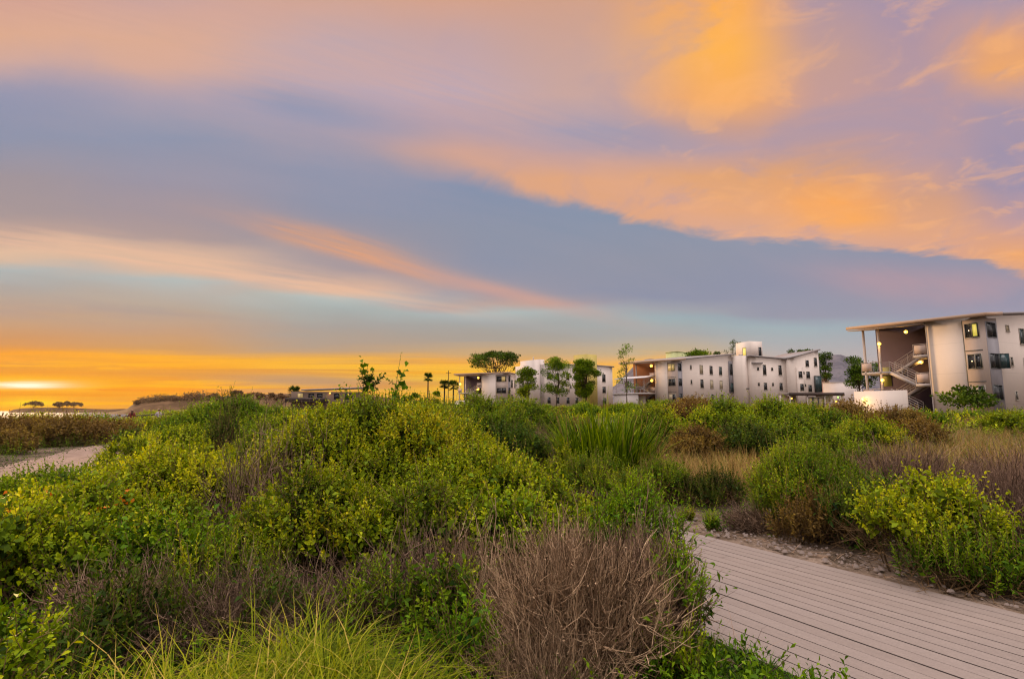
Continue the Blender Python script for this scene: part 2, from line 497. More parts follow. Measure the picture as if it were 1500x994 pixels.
class Q:
    """quad / triangle soup with a per-vertex tint, linked as one mesh object"""
    def __init__(s): s.v, s.f, s.t, s.n = [], [], [], 0

    def add(s, v, f, t=0.5):
        v = np.asarray(v, np.float32).reshape(-1, 3); f = np.asarray(f, np.int64).reshape(-1, 4)
        s.v.append(v); s.f.append(f + s.n)
        s.t.append(np.broadcast_to(np.asarray(t, np.float32), (len(v),)).copy()); s.n += len(v)

    def mesh(s, name, material, smooth=False):
        v = np.concatenate(s.v); f = np.concatenate(s.f); t = np.concatenate(s.t)
        me = bpy.data.meshes.new(name)
        me.vertices.add(len(v)); me.vertices.foreach_set('co', v.ravel())
        me.loops.add(len(f) * 4); me.loops.foreach_set('vertex_index', f.ravel().astype(np.int32))
        me.polygons.add(len(f)); me.polygons.foreach_set('loop_start', np.arange(0, len(f) * 4, 4, dtype=np.int32))
        if smooth: me.polygons.foreach_set('use_smooth', np.ones(len(f), bool))
        a = me.attributes.new('tint', 'FLOAT', 'POINT'); a.data.foreach_set('value', np.clip(t, 0, 1).astype(np.float32))
        me.update(calc_edges=True)
        if material: me.materials.append(material)
        return me

    def build(s, name, material, parent=None, smooth=False):
        o = bpy.data.objects.new(name, s.mesh(name, material, smooth)); COL.objects.link(o); o.parent = parent
        return o


def unit(v):
    return v / np.maximum(np.linalg.norm(v, axis=-1, keepdims=True), 1e-9)


def perp(d):
    r = np.where(np.abs(d[..., 2:3]) > 0.9, np.array([1.0, 0, 0]), np.array([0, 0, 1.0]))
    a = unit(np.cross(d, r)); return a, np.cross(d, a)


def tubes(q, Pn, R, sides=3, tint=0.5):
    """Pn (N,K,3) centre lines, R (N,K) radii"""
    N, K, _ = Pn.shape
    d = np.empty_like(Pn); d[:, 1:-1] = Pn[:, 2:] - Pn[:, :-2]; d[:, 0] = Pn[:, 1] - Pn[:, 0]; d[:, -1] = Pn[:, -1] - Pn[:, -2]
    a, b = perp(unit(d))
    th = np.arange(sides) * 2 * PI / sides
    ring = a[:, :, None] * np.cos(th)[:, None] + b[:, :, None] * np.sin(th)[:, None]
    v = Pn[:, :, None] + ring * R[:, :, None, None]
    n = np.arange(N)[:, None, None] * K * sides; k = np.arange(K - 1)[None, :, None] * sides; j = np.arange(sides)[None, None]
    j2 = (j + 1) % sides
    f = np.stack(np.broadcast_arrays(n + k + j, n + k + j2, n + k + sides + j2, n + k + sides + j), -1)
    t = np.broadcast_to(np.asarray(tint, float).reshape(-1, 1, 1), (N, K, sides)) if np.ndim(tint) == 1 else \
        (np.broadcast_to(np.asarray(tint, float)[..., None], (N, K, sides)) if np.ndim(tint) == 2 else np.full((N, K, sides), tint))
    q.add(v.reshape(-1, 3), f.reshape(-1, 4), t.reshape(-1))


def leaves(q, O, D, Nn, L, Wd, tint, fold=0.25, hexa=False):
    """one folded leaf per row: two quads about a midrib"""
    sd_ = unit(np.cross(D, Nn)); up = np.cross(sd_, D)
    L = L[:, None]; Wd = Wd[:, None]
    droop = up * L * 0.08
    mid = O + D * L * 0.55 + up * 0.0
    tip = O + D * L - droop
    l = O + D * L * 0.6 - sd_ * Wd * 0.5 + up * Wd * fold
    r = O + D * L * 0.6 + sd_ * Wd * 0.5 + up * Wd * fold
    if hexa:                                             # rounder leaf, creased along the midrib
        b1, b2 = O + D * L * .32, O + D * L * .74
        r1, r2 = b1 + sd_ * Wd * .46 + up * Wd * fold, b2 + sd_ * Wd * .40 + up * Wd * fold * .8
        l1, l2 = b1 - sd_ * Wd * .46 + up * Wd * fold, b2 - sd_ * Wd * .40 + up * Wd * fold * .8
        i = np.arange(len(O))[:, None] * 6
        q.add(np.stack([O, r1, r2, tip, l2, l1], 1).reshape(-1, 3), np.concatenate([i + np.array([[0, 1, 2, 3]]), i + np.array([[0, 3, 4, 5]])]), np.repeat(tint, 6))
        return
    v = np.stack([O, r, tip, l], 1)
    n = len(O); i = np.arange(n)[:, None] * 4
    q.add(v.reshape(-1, 3), i + np.array([[0, 1, 2, 3]]), np.repeat(tint, 4))


def blades(q, base, D, L, Wd, bend, tint, K=4):
    """grass blades / strap leaves: tapering bent ribbons"""
    n = len(base)
    a, _ = perp(D)
    h = D.copy(); h[:, 2] = 0; h = unit(h + 1e-6)
    t = np.linspace(0, 1, K)
    sdv = np.cross(h, np.array([0, 0, 1.0]))
    pts = base[:, None] + D[:, None] * (L[:, None] * t)[..., None] + (h[:, None] * 0.75 - np.array([0, 0, 0.65])) * ((bend * L)[:, None] * t ** 2.2)[..., None]
    w = (Wd[:, None] * np.maximum(1 - t ** 1.6, 0.06))[..., None] * 0.5
    v = np.stack([pts - sdv[:, None] * w, pts + sdv[:, None] * w], 2)
    i = np.arange(n)[:, None, None] * (2 * K) + np.arange(K - 1)[None, :, None] * 2
    f = i + np.array([[[0, 1, 3, 2]]])
    tt = np.clip(tint[:, None] + (t[None] - 0.5) * 0.25, 0, 1)
    q.add(v.reshape(-1, 3), f.reshape(-1, 4), np.repeat(tt.reshape(-1), 2))


def rdir(rng, n):
    return unit(rng.normal(size=(n, 3)))


# ------------------------------------------------------------------ plants
def lobe_set(rng, Wx, Wy, Hh, n):
    c, r = [], []
    for i in range(n):
        a = rng.uniform(0, 2 * PI); rad = 0 if i == 0 else math.sqrt(rng.uniform(0.1, 1)) * 0.78
        h = max(Hh - .08, .7 * Hh) * (1 - 0.55 * rad ** 2) * (1.0 if i == 0 else rng.uniform(.62, 1.04))
        rr = min(rng.uniform(.11, .22) * min(Wx, Wy), h * .5)
        c.append((math.cos(a) * rad * (Wx / 2 - rr * .4), math.sin(a) * rad * (Wy / 2 - rr * .4), max(h - rr, rr * .45))); r.append(rr)
    return np.array(c), np.array(r)


def lobe_points(rng, c, r, n, zmin, deep=0.25):
    pts, nor = [], []
    while sum(map(len, pts)) < n:
        k = rng.choice(len(r), n, p=r ** 2 / (r ** 2).sum())
        u = rdir(rng, n); u[:, 2] = np.where(u[:, 2] < rng.choice([-.35, -.05, .15], n), -u[:, 2], u[:, 2])
        s = 1 + rng.normal(0, .06, n) - rng.exponential(.09, n)
        p = c[k] + u * (r[k] * s)[:, None] * np.array([1, 1, .92])
        d = np.linalg.norm(p[:, None] - c[None], axis=2) / r[None]
        ok = (d.min(1) > 1 - deep) & (p[:, 2] > zmin)
        pts.append(p[ok]); nor.append(u[ok])
    return np.concatenate(pts)[:n], np.concatenate(nor)[:n]


def sprigs(q, qs, rng, O, D, Ls, nl, L, Wd, openb=(65, 30), tint0=None, shrink=.45, up=.5, hexa=False):
    """leafy shoots: leaves spiralling up a short stem"""
    n = len(O); t = (np.arange(nl) + .6) / nl
    bend = np.array([0, 0, 1.0]) * (Ls * .18)[:, None]
    pos = O[:, None] + D[:, None] * (Ls[:, None] * t)[..., None] + bend[:, None] * (t ** 2)[None, :, None]
    a, b = perp(D)
    ph = rng.uniform(0, 2 * PI, n)[:, None] + np.arange(nl)[None] * 2.4 + rng.normal(0, .35, (n, nl))
    rad = a[:, None] * np.cos(ph)[..., None] + b[:, None] * np.sin(ph)[..., None]
    al = np.radians(openb[0] + (openb[1] - openb[0]) * t)[None] + rng.normal(0, .2, (n, nl))
    ld = unit(D[:, None] * np.cos(al)[..., None] + rad * np.sin(al)[..., None] + rng.normal(0, .12, (n, nl, 3)))
    nn = unit(D[:, None] * np.sin(al)[..., None] - rad * np.cos(al)[..., None] + rng.normal(0, .2, (n, nl, 3)))
    sc = (1 - shrink * t)[None] * rng.uniform(.6, 1.25, (n, nl)) * rng.uniform(.75, 1.2, (n, 1))
    tt = (tint0[:, None] if tint0 is not None else .5) + .46 * (t[None] - .5) + rng.normal(0, .055, (n, nl))  # young tips lighter; the wide range also paints light and shade into foliage
    leaves(q, pos.reshape(-1, 3), ld.reshape(-1, 3), nn.reshape(-1, 3), (L * sc).reshape(-1), (Wd * sc).reshape(-1), np.clip(tt, 0, 1).reshape(-1), hexa=hexa)
    if qs is not None:
        e = np.stack([O, O + D * Ls[:, None] * .5 + bend * .25, O + D * Ls[:, None] + bend], 1)
        tubes(qs, e, np.tile(np.array([[.0020, .0016, .0009]]) * (L / .03), (n, 1)), 3, rng.uniform(.4, 1, n))


KINDS = {  # leaf length, width, shoot length, leaves per shoot, shoots per m2, opening, bare fraction, up bias
    'broad': dict(L=.058, W=.034, S=.22, n=14, d=175, op=(75, 30), bare=.10, up=.55),
    'broad_mid': dict(L=.076, W=.054, S=.30, n=12, d=84, op=(75, 30), bare=.06, up=.5),
    'spike': dict(L=.054, W=.019, S=.24, n=20, d=200, op=(60, 25), bare=.06, up=1.5),
    'spike_mid': dict(L=.080, W=.028, S=.36, n=15, d=70, op=(60, 25), bare=.05, up=1.5),
    'far': dict(L=.15, W=.10, S=.46, n=10, d=28, op=(75, 35), bare=.03, up=.6),
}


def shrub_meshes(seed, Wx, Wy, Hh, kind='broad', mt='leaf_olive', lobes=9, dens=1.0, twigs=1.0, bare=None, size=1.0):
    rng = np.random.default_rng(seed); k = KINDS[kind]
    lobes = int(lobes * 2.0)
    c, r = lobe_set(rng, Wx, Wy, Hh, lobes)
    area = float((2 * PI * r ** 2).sum()) * .62
    n = max(60, int(area * k['d'] * dens / size ** 2))
    bare = k['bare'] if bare is None else bare
    O, N_ = lobe_points(rng, c, r, n, bare * Hh)
    D = unit(N_ * .75 + np.array([0, 0, k['up']]) + rng.normal(0, .33, (n, 3)))
    Ls = k['S'] * size * rng.uniform(.5, 1.35, n) * np.where(rng.uniform(0, 1, n) < .07, 1.9, 1.0)
    lobt = rng.normal(0, .13, len(r))[np.argmin(np.linalg.norm(O[:, None] - c[None], axis=2) / r[None], 1)]
    patch = np.sin(O[:, 0] * 2.3 / max(Wx, .5) * 2 + seed) * np.sin(O[:, 1] * 4.1 / max(Wy, .5) + seed * 1.7)
    t0 = np.clip(.46 + lobt + .12 * patch + rng.normal(0, .09, n), 0, 1)
    q, qs = Q(), Q()
    O2 = O - D * (Ls * .35)[:, None]
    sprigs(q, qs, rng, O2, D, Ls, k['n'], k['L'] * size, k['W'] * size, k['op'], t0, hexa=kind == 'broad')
    # leaves inside the crown, tinted dark to paint in crown shade
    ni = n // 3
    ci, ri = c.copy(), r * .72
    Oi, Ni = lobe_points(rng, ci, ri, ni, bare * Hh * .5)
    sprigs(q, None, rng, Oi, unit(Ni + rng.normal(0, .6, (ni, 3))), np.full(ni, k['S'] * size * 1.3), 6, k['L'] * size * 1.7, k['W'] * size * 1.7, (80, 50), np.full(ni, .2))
    # woody stems from the base to the lobes
    m = max(10, int(len(r) * 4 * twigs))
    kk = rng.integers(0, len(r), m)
    b0 = rng.normal(0, 1, (m, 3)) * np.array([Wx * .10, Wy * .10, 0]); b0[:, 2] = -.03
    tip = c[kk] + rdir(rng, m) * (r[kk] * .75)[:, None]; tip[:, 2] = np.maximum(tip[:, 2], .06)
    mid = b0 * .55 + tip * .45 + rng.normal(0, .05, (m, 3)) * Hh; mid[:, 2] = np.maximum(tip[:, 2] * .36, .02)
    t = np.linspace(0, 1, 6)[None, :, None]
    pl = b0[:, None] * (1 - t) ** 2 + 2 * mid[:, None] * t * (1 - t) + tip[:, None] * t ** 2
    tubes(qs, pl, np.linspace(1, .3, 6)[None] * rng.uniform(.006, .014, m)[:, None] * (.6 + .4 * Hh) * size ** .5, 4, rng.uniform(0, .8, m))
    # dead twigs low down
    m = int(90 * twigs * Wx * Wy)
    if m > 4:
        a = rng.uniform(0, 2 * PI, m); rr = np.sqrt(rng.uniform(.2, 1, m))
        b0 = np.stack([np.cos(a) * rr * Wx * .46, np.sin(a) * rr * Wy * .46, rng.uniform(0, .35, m) * Hh], 1)
        dd = unit(np.stack([np.cos(a), np.sin(a), rng.uniform(-.2, 1.2, m)], 1) + rng.normal(0, .5, (m, 3)))
        ln = rng.uniform(.1, .4, m) * (.5 + .5 * Hh)
        pl = b0[:, None] + dd[:, None] * (ln[:, None] * np.linspace(0, 1, 4)[None])[..., None] + np.cumsum(rng.normal(0, .02, (m, 4, 3)), 1)
        tubes(qs, pl, np.linspace(1, .4, 4)[None] * rng.uniform(.0015, .004, m)[:, None] * size ** .5, 3, rng.uniform(.5, 1, m))
    return q.mesh('foliage', M[mt]), qs.mesh('stems', M['stem'])


def link(name, me, parent):
    o = bpy.data.objects.new(name, me); COL.objects.link(o); o.parent = parent
    return o


def shrub(loc, label, Wx, Wy, Hh, seed, kind='broad', mt='leaf_olive', name='shrub', cat='shrub', group=None, rz=0.0, **kw):
    f, s = shrub_meshes(seed, Wx, Wy, Hh, kind, mt, **kw)
    o = empty(name, loc, rz); tag(o, label, cat, group)
    link('foliage', f, o); link('stems', s, o)
    return o


def dry_meshes(seed, Wx, Wy, Hh, n=900, mt='twig_dry', fine=4, lean=(0, 0), thick=1.0, droop=0.0):
    """a leafless bush: stems fanning from the base, each forking into fine twigs"""
    rng = np.random.default_rng(seed)
    a = rng.uniform(0, 2 * PI, n); rr = np.sqrt(rng.uniform(0, 1, n))
    ex, ey = np.cos(a) * rr, np.sin(a) * rr
    top = Hh * np.sqrt(np.maximum(1 - .80 * rr ** 2, .05)) * rng.uniform(.70, 1.08, n)
    base = np.stack([ex * Wx * .20, ey * Wy * .20, np.full(n, -.03)], 1) + rng.normal(0, .02, (n, 3)) * [1, 1, 0]
    clx = np.sin(a * 5 + seed) * .10 + np.sin(a * 11 + seed * 2) * .06
    top = top * (1 + clx * 1.2)
    tip = np.stack([ex * Wx * .5 * (1 + clx) + lean[0] * top, ey * Wy * .5 + lean[1] * top, top], 1)
    mid = base * .45 + tip * .55; mid[:, 2] = tip[:, 2] * .42; mid += rng.normal(0, .06, (n, 3)) * Hh
    K = 7; t = np.linspace(0, 1, K)[None, :, None]
    pl = base[:, None] * (1 - t) ** 2 + 2 * mid[:, None] * t * (1 - t) + tip[:, None] * t ** 2
    pl = pl + np.cumsum(rng.normal(0, .023, (n, K, 3)), 1) * (.5 + Hh)
    pl[..., 2] -= droop * Hh * np.linspace(0, 1, K)[None] ** 3 * rng.uniform(0, 1, n)[:, None]
    qm, qf = Q(), Q()
    tn = np.clip(rng.normal(.45, .26, n), 0, 1)
    tubes(qm, pl, np.linspace(1, .35, K)[None] * rng.uniform(.0022, .0045, n)[:, None] * thick, 3, tn)
    for _ in range(fine):
        k = rng.integers(2, K - 1, n); i = np.arange(n)
        b = pl[i, k]; d = unit(unit(pl[i, k + 1] - pl[i, k - 1]) + rng.normal(0, .62, (n, 3)))
        ln = rng.uniform(.06, .34, n) * (.35 + .5 * Hh)
        p2 = b[:, None] + d[:, None] * (ln[:, None] * np.linspace(0, 1, 4)[None])[..., None]
        p2[..., 2] += (ln[:, None] * .25) * np.linspace(0, 1, 4)[None] ** 2
        p2 += np.cumsum(rng.normal(0, .011, (n, 4, 3)), 1)
        tubes(qf, p2, np.linspace(1, .45, 4)[None] * rng.uniform(.0011, .0022, n)[:, None] * thick, 3, np.clip(tn + rng.normal(.12, .15, n), 0, 1))
    # dried seed heads along the ends
    m = n; i = rng.integers(0, n, m); k = rng.integers(4, K, m)
    d = unit(rdir(rng, m) + [0, 0, .7]); s = rng.uniform(.004, .010, m) * thick
    leaves(qf, pl[i, k], d, rdir(rng, m), s * 1.6, s, np.clip(rng.normal(.55, .2, m), 0, 1))
    return qm.mesh('branches', M[mt]), qf.mesh('twigs', M[mt])


def dry(loc, label, Wx, Wy, Hh, seed, n=900, name='dry_bush', cat='dry bush', group=None, rz=0.0, **kw):
    bm_, tm = dry_meshes(seed, Wx, Wy, Hh, n, **kw)
    o = empty(name, loc, rz); tag(o, label, cat, group)
    link('branches', bm_, o); link('twigs', tm, o)
    return o


def grass_patch(name, pts, label, cat, mt, Lr, Wr, seed, kind=None, group=None, bend=(.1, .7), spread=.5, per=1):
    rng = np.random.default_rng(seed)
    n = len(pts)
    a = rng.uniform(0, 2 * PI, n)
    D = unit(np.stack([np.cos(a) * spread * rng.uniform(.1, 1, n), np.sin(a) * spread * rng.uniform(.1, 1, n), np.ones(n)], 1))
    q = Q()
    big = .5 + .22 * np.sin(pts[:, 0] * 1.9 + seed) * np.sin(pts[:, 1] * 1.3)
    blades(q, pts, D, rng.uniform(*Lr, n), rng.uniform(*Wr, n), rng.uniform(*bend, n), np.clip(big + rng.normal(0, .17, n) + np.where(rng.uniform(0, 1, n) < .10, .5, 0), 0, 1))
    o = q.build(name, M[mt]); tag(o, label, cat, group, kind)
    return o


# ------------------------------------------------------------------ ground, sea, paths
def PP(px, Y, zr=0.4):
    """ground point under column px at distance Y, exact for a thing whose middle is zr above the ground"""
    a = (px - 750) / F
    x = a * (Y * math.cos(PITCH) + (zr - EYE) * math.sin(PITCH))
    z = float(tz(x, Y))
    return np.array([x, Y, z])


m, nt, o = mat('soil')
tco = texco()
n1, n2, n3 = noise(tco, .9, 5, .6), noise(tco, 14, 6, .7), noise(tco, 70, 3, .6)
c = mixc(sstep(.42, .62, n1), rgb((.070, .050, .034)), rgb((.15, .105, .075)))
c = mixc(sstep(.5, .7, n2) * .6, c, rgb((.07, .052, .036)))
c = mixc(sstep(.58, .68, n3) * .5, c, rgb((.24, .19, .15)))
p = principled(nt, c, .95, .1)
bmp = nt.nodes.new('ShaderNodeBump'); bmp.inputs['Strength'].default_value = .6; bmp.inputs['Distance'].default_value = .03
put(nt, bmp.inputs['Height'], n2 + n3 * .4); nt.links.new(bmp.outputs[0], p.inputs['Normal'])
nt.links.new(p.outputs[0], o.inputs[0]); M['soil'] = m
m, nt, o = mat('sand')
tco = texco(); n1, n2 = noise(tco, 2.2, 5, .6), noise(tco, 40, 5, .7)
c = mixc(sstep(.35, .65, n1), rgb((.205, .140, .108)), rgb((.265, .188, .148)))
c = mixc(sstep(.55, .7, n2) * .45, c, rgb((.24, .17, .13)))
p = principled(nt, c, .95, .1)
bmp = nt.nodes.new('ShaderNodeBump'); bmp.inputs['Strength'].default_value = .5; bmp.inputs['Distance'].default_value = .02
put(nt, bmp.inputs['Height'], n2 + n1); nt.links.new(bmp.outputs[0], p.inputs['Normal'])
nt.links.new(p.outputs[0], o.inputs[0]); M['sand'] = m
m, nt, o = mat('verge')
tco = texco(); n1, n2, n3 = noise(tco, 1.6, 5, .6), noise(tco, 11, 6, .7), noise(tco, 45, 4, .7)
c = mixc(sstep(.35, .62, n1), rgb((.10, .068, .045)), rgb((.225, .165, .125)))
c = mixc(sstep(.48, .62, n2) * .7, c, rgb((.07, .048, .033)))
c = mixc(sstep(.56, .68, n3) * .6, c, rgb((.30, .24, .195)))
p = principled(nt, c, .95, .1)
bmp = nt.nodes.new('ShaderNodeBump'); bmp.inputs['Strength'].default_value = .8; bmp.inputs['Distance'].default_value = .03
put(nt, bmp.inputs['Height'], n2 + n3 * .5); nt.links.new(bmp.outputs[0], p.inputs['Normal'])
nt.links.new(p.outputs[0], o.inputs[0]); M['verge'] = m
m, nt, o = mat('sea_water')
tco = texco(); mp = nt.nodes.new('ShaderNodeMapping'); mp.inputs['Scale'].default_value = (.05, .012, 1)
nt.links.new(tco.s, mp.inputs[0])
p = nt.nodes.new('ShaderNodeBsdfDiffuse'); p.inputs[0].default_value = (.10, .095, .10, 1)
gl = nt.nodes.new('ShaderNodeBsdfGlossy'); gl.inputs[0].default_value = (.75, .75, .78, 1); gl.inputs['Roughness'].default_value = .38
bmp = nt.nodes.new('ShaderNodeBump'); bmp.inputs['Strength'].default_value = .35; bmp.inputs['Distance'].default_value = 1.0
put(nt, bmp.inputs['Height'], noise(S(mp.outputs[0]), 3, 6, .65)); nt.links.new(bmp.outputs[0], gl.inputs['Normal'])
mx = nt.nodes.new('ShaderNodeMixShader'); mx.inputs[0].default_value = .06
nt.links.new(p.outputs[0], mx.inputs[1]); nt.links.new(gl.outputs[0], mx.inputs[2]); nt.links.new(mx.outputs[0], o.inputs[0]); M['sea'] = m
m, nt, o = mat('deck_board')
tco = texco(); t = attr(); sx_ = nt.nodes.new('ShaderNodeSeparateXYZ'); nt.links.new(tco.s, sx_.inputs[0])
X_, Y_ = S(sx_.outputs[0]), S(sx_.outputs[1])
gv = xyz((X_ * .866 + Y_ * .5) * 70.0, (Y_ * .866 - X_ * .5) * 2.2, t * 20.0)
grain = noise(gv, 1.0, 6, .65); dust = noise(tco, 1.3, 5, .6); spk = noise(tco, 60, 3, .6)
c = mixc(t, rgb((.182, .145, .126)), rgb((.214, .174, .154)))
c = hsv(c, .5, 1, 1.0 + (grain - .5) * .30 + (spk - .5) * .5)
c = mixc(sstep(.52, .72, dust) * .35, c, rgb((.25, .20, .175)))
c = mixc(sstep(.06, .12, t), rgb((.075, .058, .050)), c)  # board sides go dark: gap shade put into the colour
p = principled(nt, c, .62, .3)
bmp = nt.nodes.new('ShaderNodeBump'); bmp.inputs['Strength'].default_value = .25; bmp.inputs['Distance'].default_value = .004
put(nt, bmp.inputs['Height'], grain); nt.links.new(bmp.outputs[0], p.inputs['Normal'])
nt.links.new(p.outputs[0], o.inputs[0]); M['deck'] = m

ax = np.sinh(np.linspace(-1, 1, 321) * 8.0) / math.sinh(8.0) * 4600
ay = np.sinh(np.linspace(-.70, 1, 321) * 8.0) / math.sinh(8.0) * 4600
gx, gy = np.meshgrid(ax, ay)
gz = tz(gx, gy) + np.random.default_rng(1).normal(0, .006, gx.shape) * (np.hypot(gx, gy) < 60)
_o = gx * .866 + gy * .5; _s = -gx * .5 + gy * .866
gz = np.where((_o > 3.2) & (_o < 5.8) & (_s > -3.2) & (_s < 9.6), -.13, gz)
q = Q(); nxg, nyg = gx.shape[1], gx.shape[0]
ii = (np.arange(nyg - 1)[:, None] * nxg + np.arange(nxg - 1)[None]).ravel()
q.add(np.stack([gx, gy, gz], -1), np.stack([ii, ii + 1, ii + nxg + 1, ii + nxg], 1))
tag(q.build('ground', M['soil'], smooth=True), kind='structure')
q = Q(); q.add([(-4600, -400, -9), (600, -400, -9), (600, 4600, -9), (-4600, 4600, -9)], [(0, 1, 2, 3)])
tag(q.build('sea', M['sea']), kind='structure')


def strip(name, pts, w, material, dz_=.012, n=60):
    pts = np.array(pts, float); s = np.linspace(0, len(pts) - 1, n)
    i = np.clip(s.astype(int), 0, len(pts) - 2); f = (s - i)[:, None]
    g = lambda k: pts[np.clip(k, 0, len(pts) - 1)]
    p0, p1, p2, p3 = g(i - 1), g(i), g(i + 1), g(i + 2)
    c = .5 * (2 * p1 + (p2 - p0) * f + (2 * p0 - 5 * p1 + 4 * p2 - p3) * f ** 2 + (3 * p1 - p0 - 3 * p2 + p3) * f ** 3)
    d = unit(np.gradient(c, axis=0)); nn = np.stack([d[:, 1], -d[:, 0]], 1)
    rng = np.random.default_rng(5)
    cols = []
    for k, e in enumerate(np.linspace(-.5, .5, 7)):
        jit = rng.normal(0, .08, n) if k in (0, 6) else 0
        xy = c + nn * (e * w + jit)[:, None] if np.ndim(jit) else c + nn * (e * w)
        cols.append(np.column_stack([xy, tz(xy[:, 0], xy[:, 1]) + dz_ + (.01 if 0 < k < 6 else .0)]))
    v = np.stack(cols, 1); a = (np.arange(n - 1)[:, None] * 7 + np.arange(6)[None]).ravel()
    q = Q(); q.add(v, np.stack([a, a + 1, a + 8, a + 7], 1))
    tag(q.build(name, material, smooth=True), kind='structure'); return c


BN, BD = np.array([.866, .5]), np.array([-.5, .866])          # across and along the boardwalk
B0, B1_, BS0, BS1 = 3.24, 5.74, -3.0, 9.4


def on_walk(x, y, pad=0.0):
    o_ = x * BN[0] + y * BN[1]; s_ = x * BD[0] + y * BD[1]
    return (o_ > B0 - pad) & (o_ < B1_ + pad) & (s_ > BS0) & (s_ < BS1 + 1)


q = Q(); rng = np.random.default_rng(3)
nb = 18; bw = (B1_ - B0) / nb
for k in range(nb):
    s0 = BS0 - rng.uniform(0, 3.6)
    while s0 < BS1:
        s1 = s0 + 4.88
        a, b = max(s0, BS0), min(s1 - .005, BS1 + rng.uniform(-.03, .03))
        if b - a > .05:
            o0, o1 = B0 + k * bw + .0048, B0 + (k + 1) * bw - .0048
            zt = .012 + rng.normal(0, .0010)
            c4 = [BN * o0 + BD * a, BN * o1 + BD * a, BN * o1 + BD * b, BN * o0 + BD * b]
            zz = [zt + .0 * i for i in range(4)]
            v = [(p[0], p[1], z) for p, z in zip(c4, zz)] + [(p[0], p[1], -.03) for p in c4]
            # board top, then sides with the dark tint that paints gap shade
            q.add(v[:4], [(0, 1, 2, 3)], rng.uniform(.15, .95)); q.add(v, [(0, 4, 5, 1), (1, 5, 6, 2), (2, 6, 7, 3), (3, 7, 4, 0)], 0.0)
        s0 = s1
tag(q.build('boardwalk', M['deck']), kind='structure')
q = Q()
for s_ in np.arange(BS0 + .3, BS1, 1.2):
    c4 = [BN * (B0 + .04) + BD * s_, BN * (B1_ - .04) + BD * s_, BN * (B1_ - .04) + BD * (s_ + .09), BN * (B0 + .04) + BD * (s_ + .09)]
    q.add([(p[0], p[1], -.032) for p in c4] + [(p[0], p[1], -.12) for p in c4], [(0, 1, 2, 3), (0, 4, 5, 1), (1, 5, 6, 2), (2, 6, 7, 3), (3, 7, 4, 0)])
tag(q.build('boardwalk_joists', M['dark_wood']), kind='structure')
e = lambda o_, s_: tuple(BN * o_ + BD * s_)
strip('sand_verge', [e(6.02, -3), e(6.02, 0), e(6.04, 2), e(6.1, 4), e(6.2, 5.5), e(6.1, 7.5), e(5.7, 9.3), e(5.0, 10.5)], .80, M['verge'], -.004)
strip('sand_path', [e(4.5, 9.2), (-.3, 11.5), (.5, 14.5), (.4, 18.5), (-.8, 23), (-3, 30)], 2.0, M['sand'])
strip('coast_path', [(-6.0, 6.5), (-8.6, 10), (-11.2, 13.5), (-13.9, 18), (-16.2, 23), (-20, 32), (-27, 43)], 2.9, M['sand'])

# ------------------------------------------------------------------ hills and headlands
rng = np.random.default_rng(11)


def ridge(name, prof, Y, depth, material, rough=.06, seed=0, zbase=-9):
    """a ridge of hills from (px, row) crest points at distance Y, with real depth"""
    px = np.array([p[0] for p in prof], float); row = np.array([p[1] for p in prof], float)
    xs = np.linspace(px[0], px[-1], 140); rr = np.interp(xs, px, row)
    X = (xs - 750) / F * Y; Hc = (601 - rr) / F * Y + EYE
    r = np.random.default_rng(seed); nv = 26
    t = np.linspace(-1, 1, nv)
    ph = r.uniform(0, 6, 12)
    rows = []
    for tt in t:
        base = np.maximum(1 - abs(tt) ** 1.3, 0)
        nz = sum(np.sin(X / Y * F / (9 + 7 * k) + ph[k] + tt * (3 + k)) / (k + 1) for k in range(6))
        h = zbase + (Hc - zbase) * base * (1 + rough * nz * min(1, abs(tt) * 3))
        rows.append(np.column_stack([X * (1 + tt * depth / Y), np.full_like(X, Y + tt * depth), h]))
    v = np.stack(rows, 0); n = v.shape[1]
    a = (np.arange(nv - 1)[:, None] * n + np.arange(n - 1)[None]).ravel()
    q = Q(); q.add(v, np.stack([a, a + 1, a + n + 1, a + n], 1))
    return tag(q.build(name, material, smooth=True), kind='structure')


m, nt, o = mat('hazed_hill')
tco = texco(); n1 = noise(tco, .012, 7, .65); n2 = noise(tco, .05, 5, .6)
c = mixc(sstep(.4, .62, n1), rgb((.085, .082, .100)), rgb((.130, .120, .135)))  # distance haze put into these pale bluish hill tones
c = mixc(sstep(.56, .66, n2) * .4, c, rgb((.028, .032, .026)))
nt.links.new(principled(nt, c, .95, .05).outputs[0], o.inputs[0]); M['hill'] = m
ridge('mountains', [(820, 604), (900, 566), (930, 536), (945, 528), (956, 526), (970, 530), (1000, 545), (1060, 552), (1120, 540), (1180, 527), (1208, 523), (1222, 521), (1234, 520.5),
                    (1250, 525), (1275, 533), (1300, 538), (1350, 541), (1450, 545), (1560, 570), (1620, 602)], 3600, 800, M['hill'], .05, 4, 0)
m, nt, o = mat('scrub_bluff')
tco = texco(); n1 = noise(tco, .02, 7, .65)
c = mixc(sstep(.4, .62, n1), rgb((.070, .042, .022)), rgb((.125, .075, .040)))
nt.links.new(principled(nt, c, .95, .05).outputs[0], o.inputs[0]); M['bluff'] = m
M['leaf_far'] = leafmat('leaf_far', [(0, (.085, .052, .026)), (.5, (.145, .092, .046)), (1, (.20, .135, .065))], .2)  # warm haze put into the leaf colour of the far trees
ridge('headland', [(140, 607), (170, 604), (190, 600), (198, 593), (205, 591), (214, 587), (232, 586.5), (250, 585), (275, 583.5), (300, 583), (330, 581), (360, 579),
                   (400, 578), (440, 577), (520, 578), (620, 588), (690, 603)], 1500, 150, M['bluff'], .03, 7, -9)
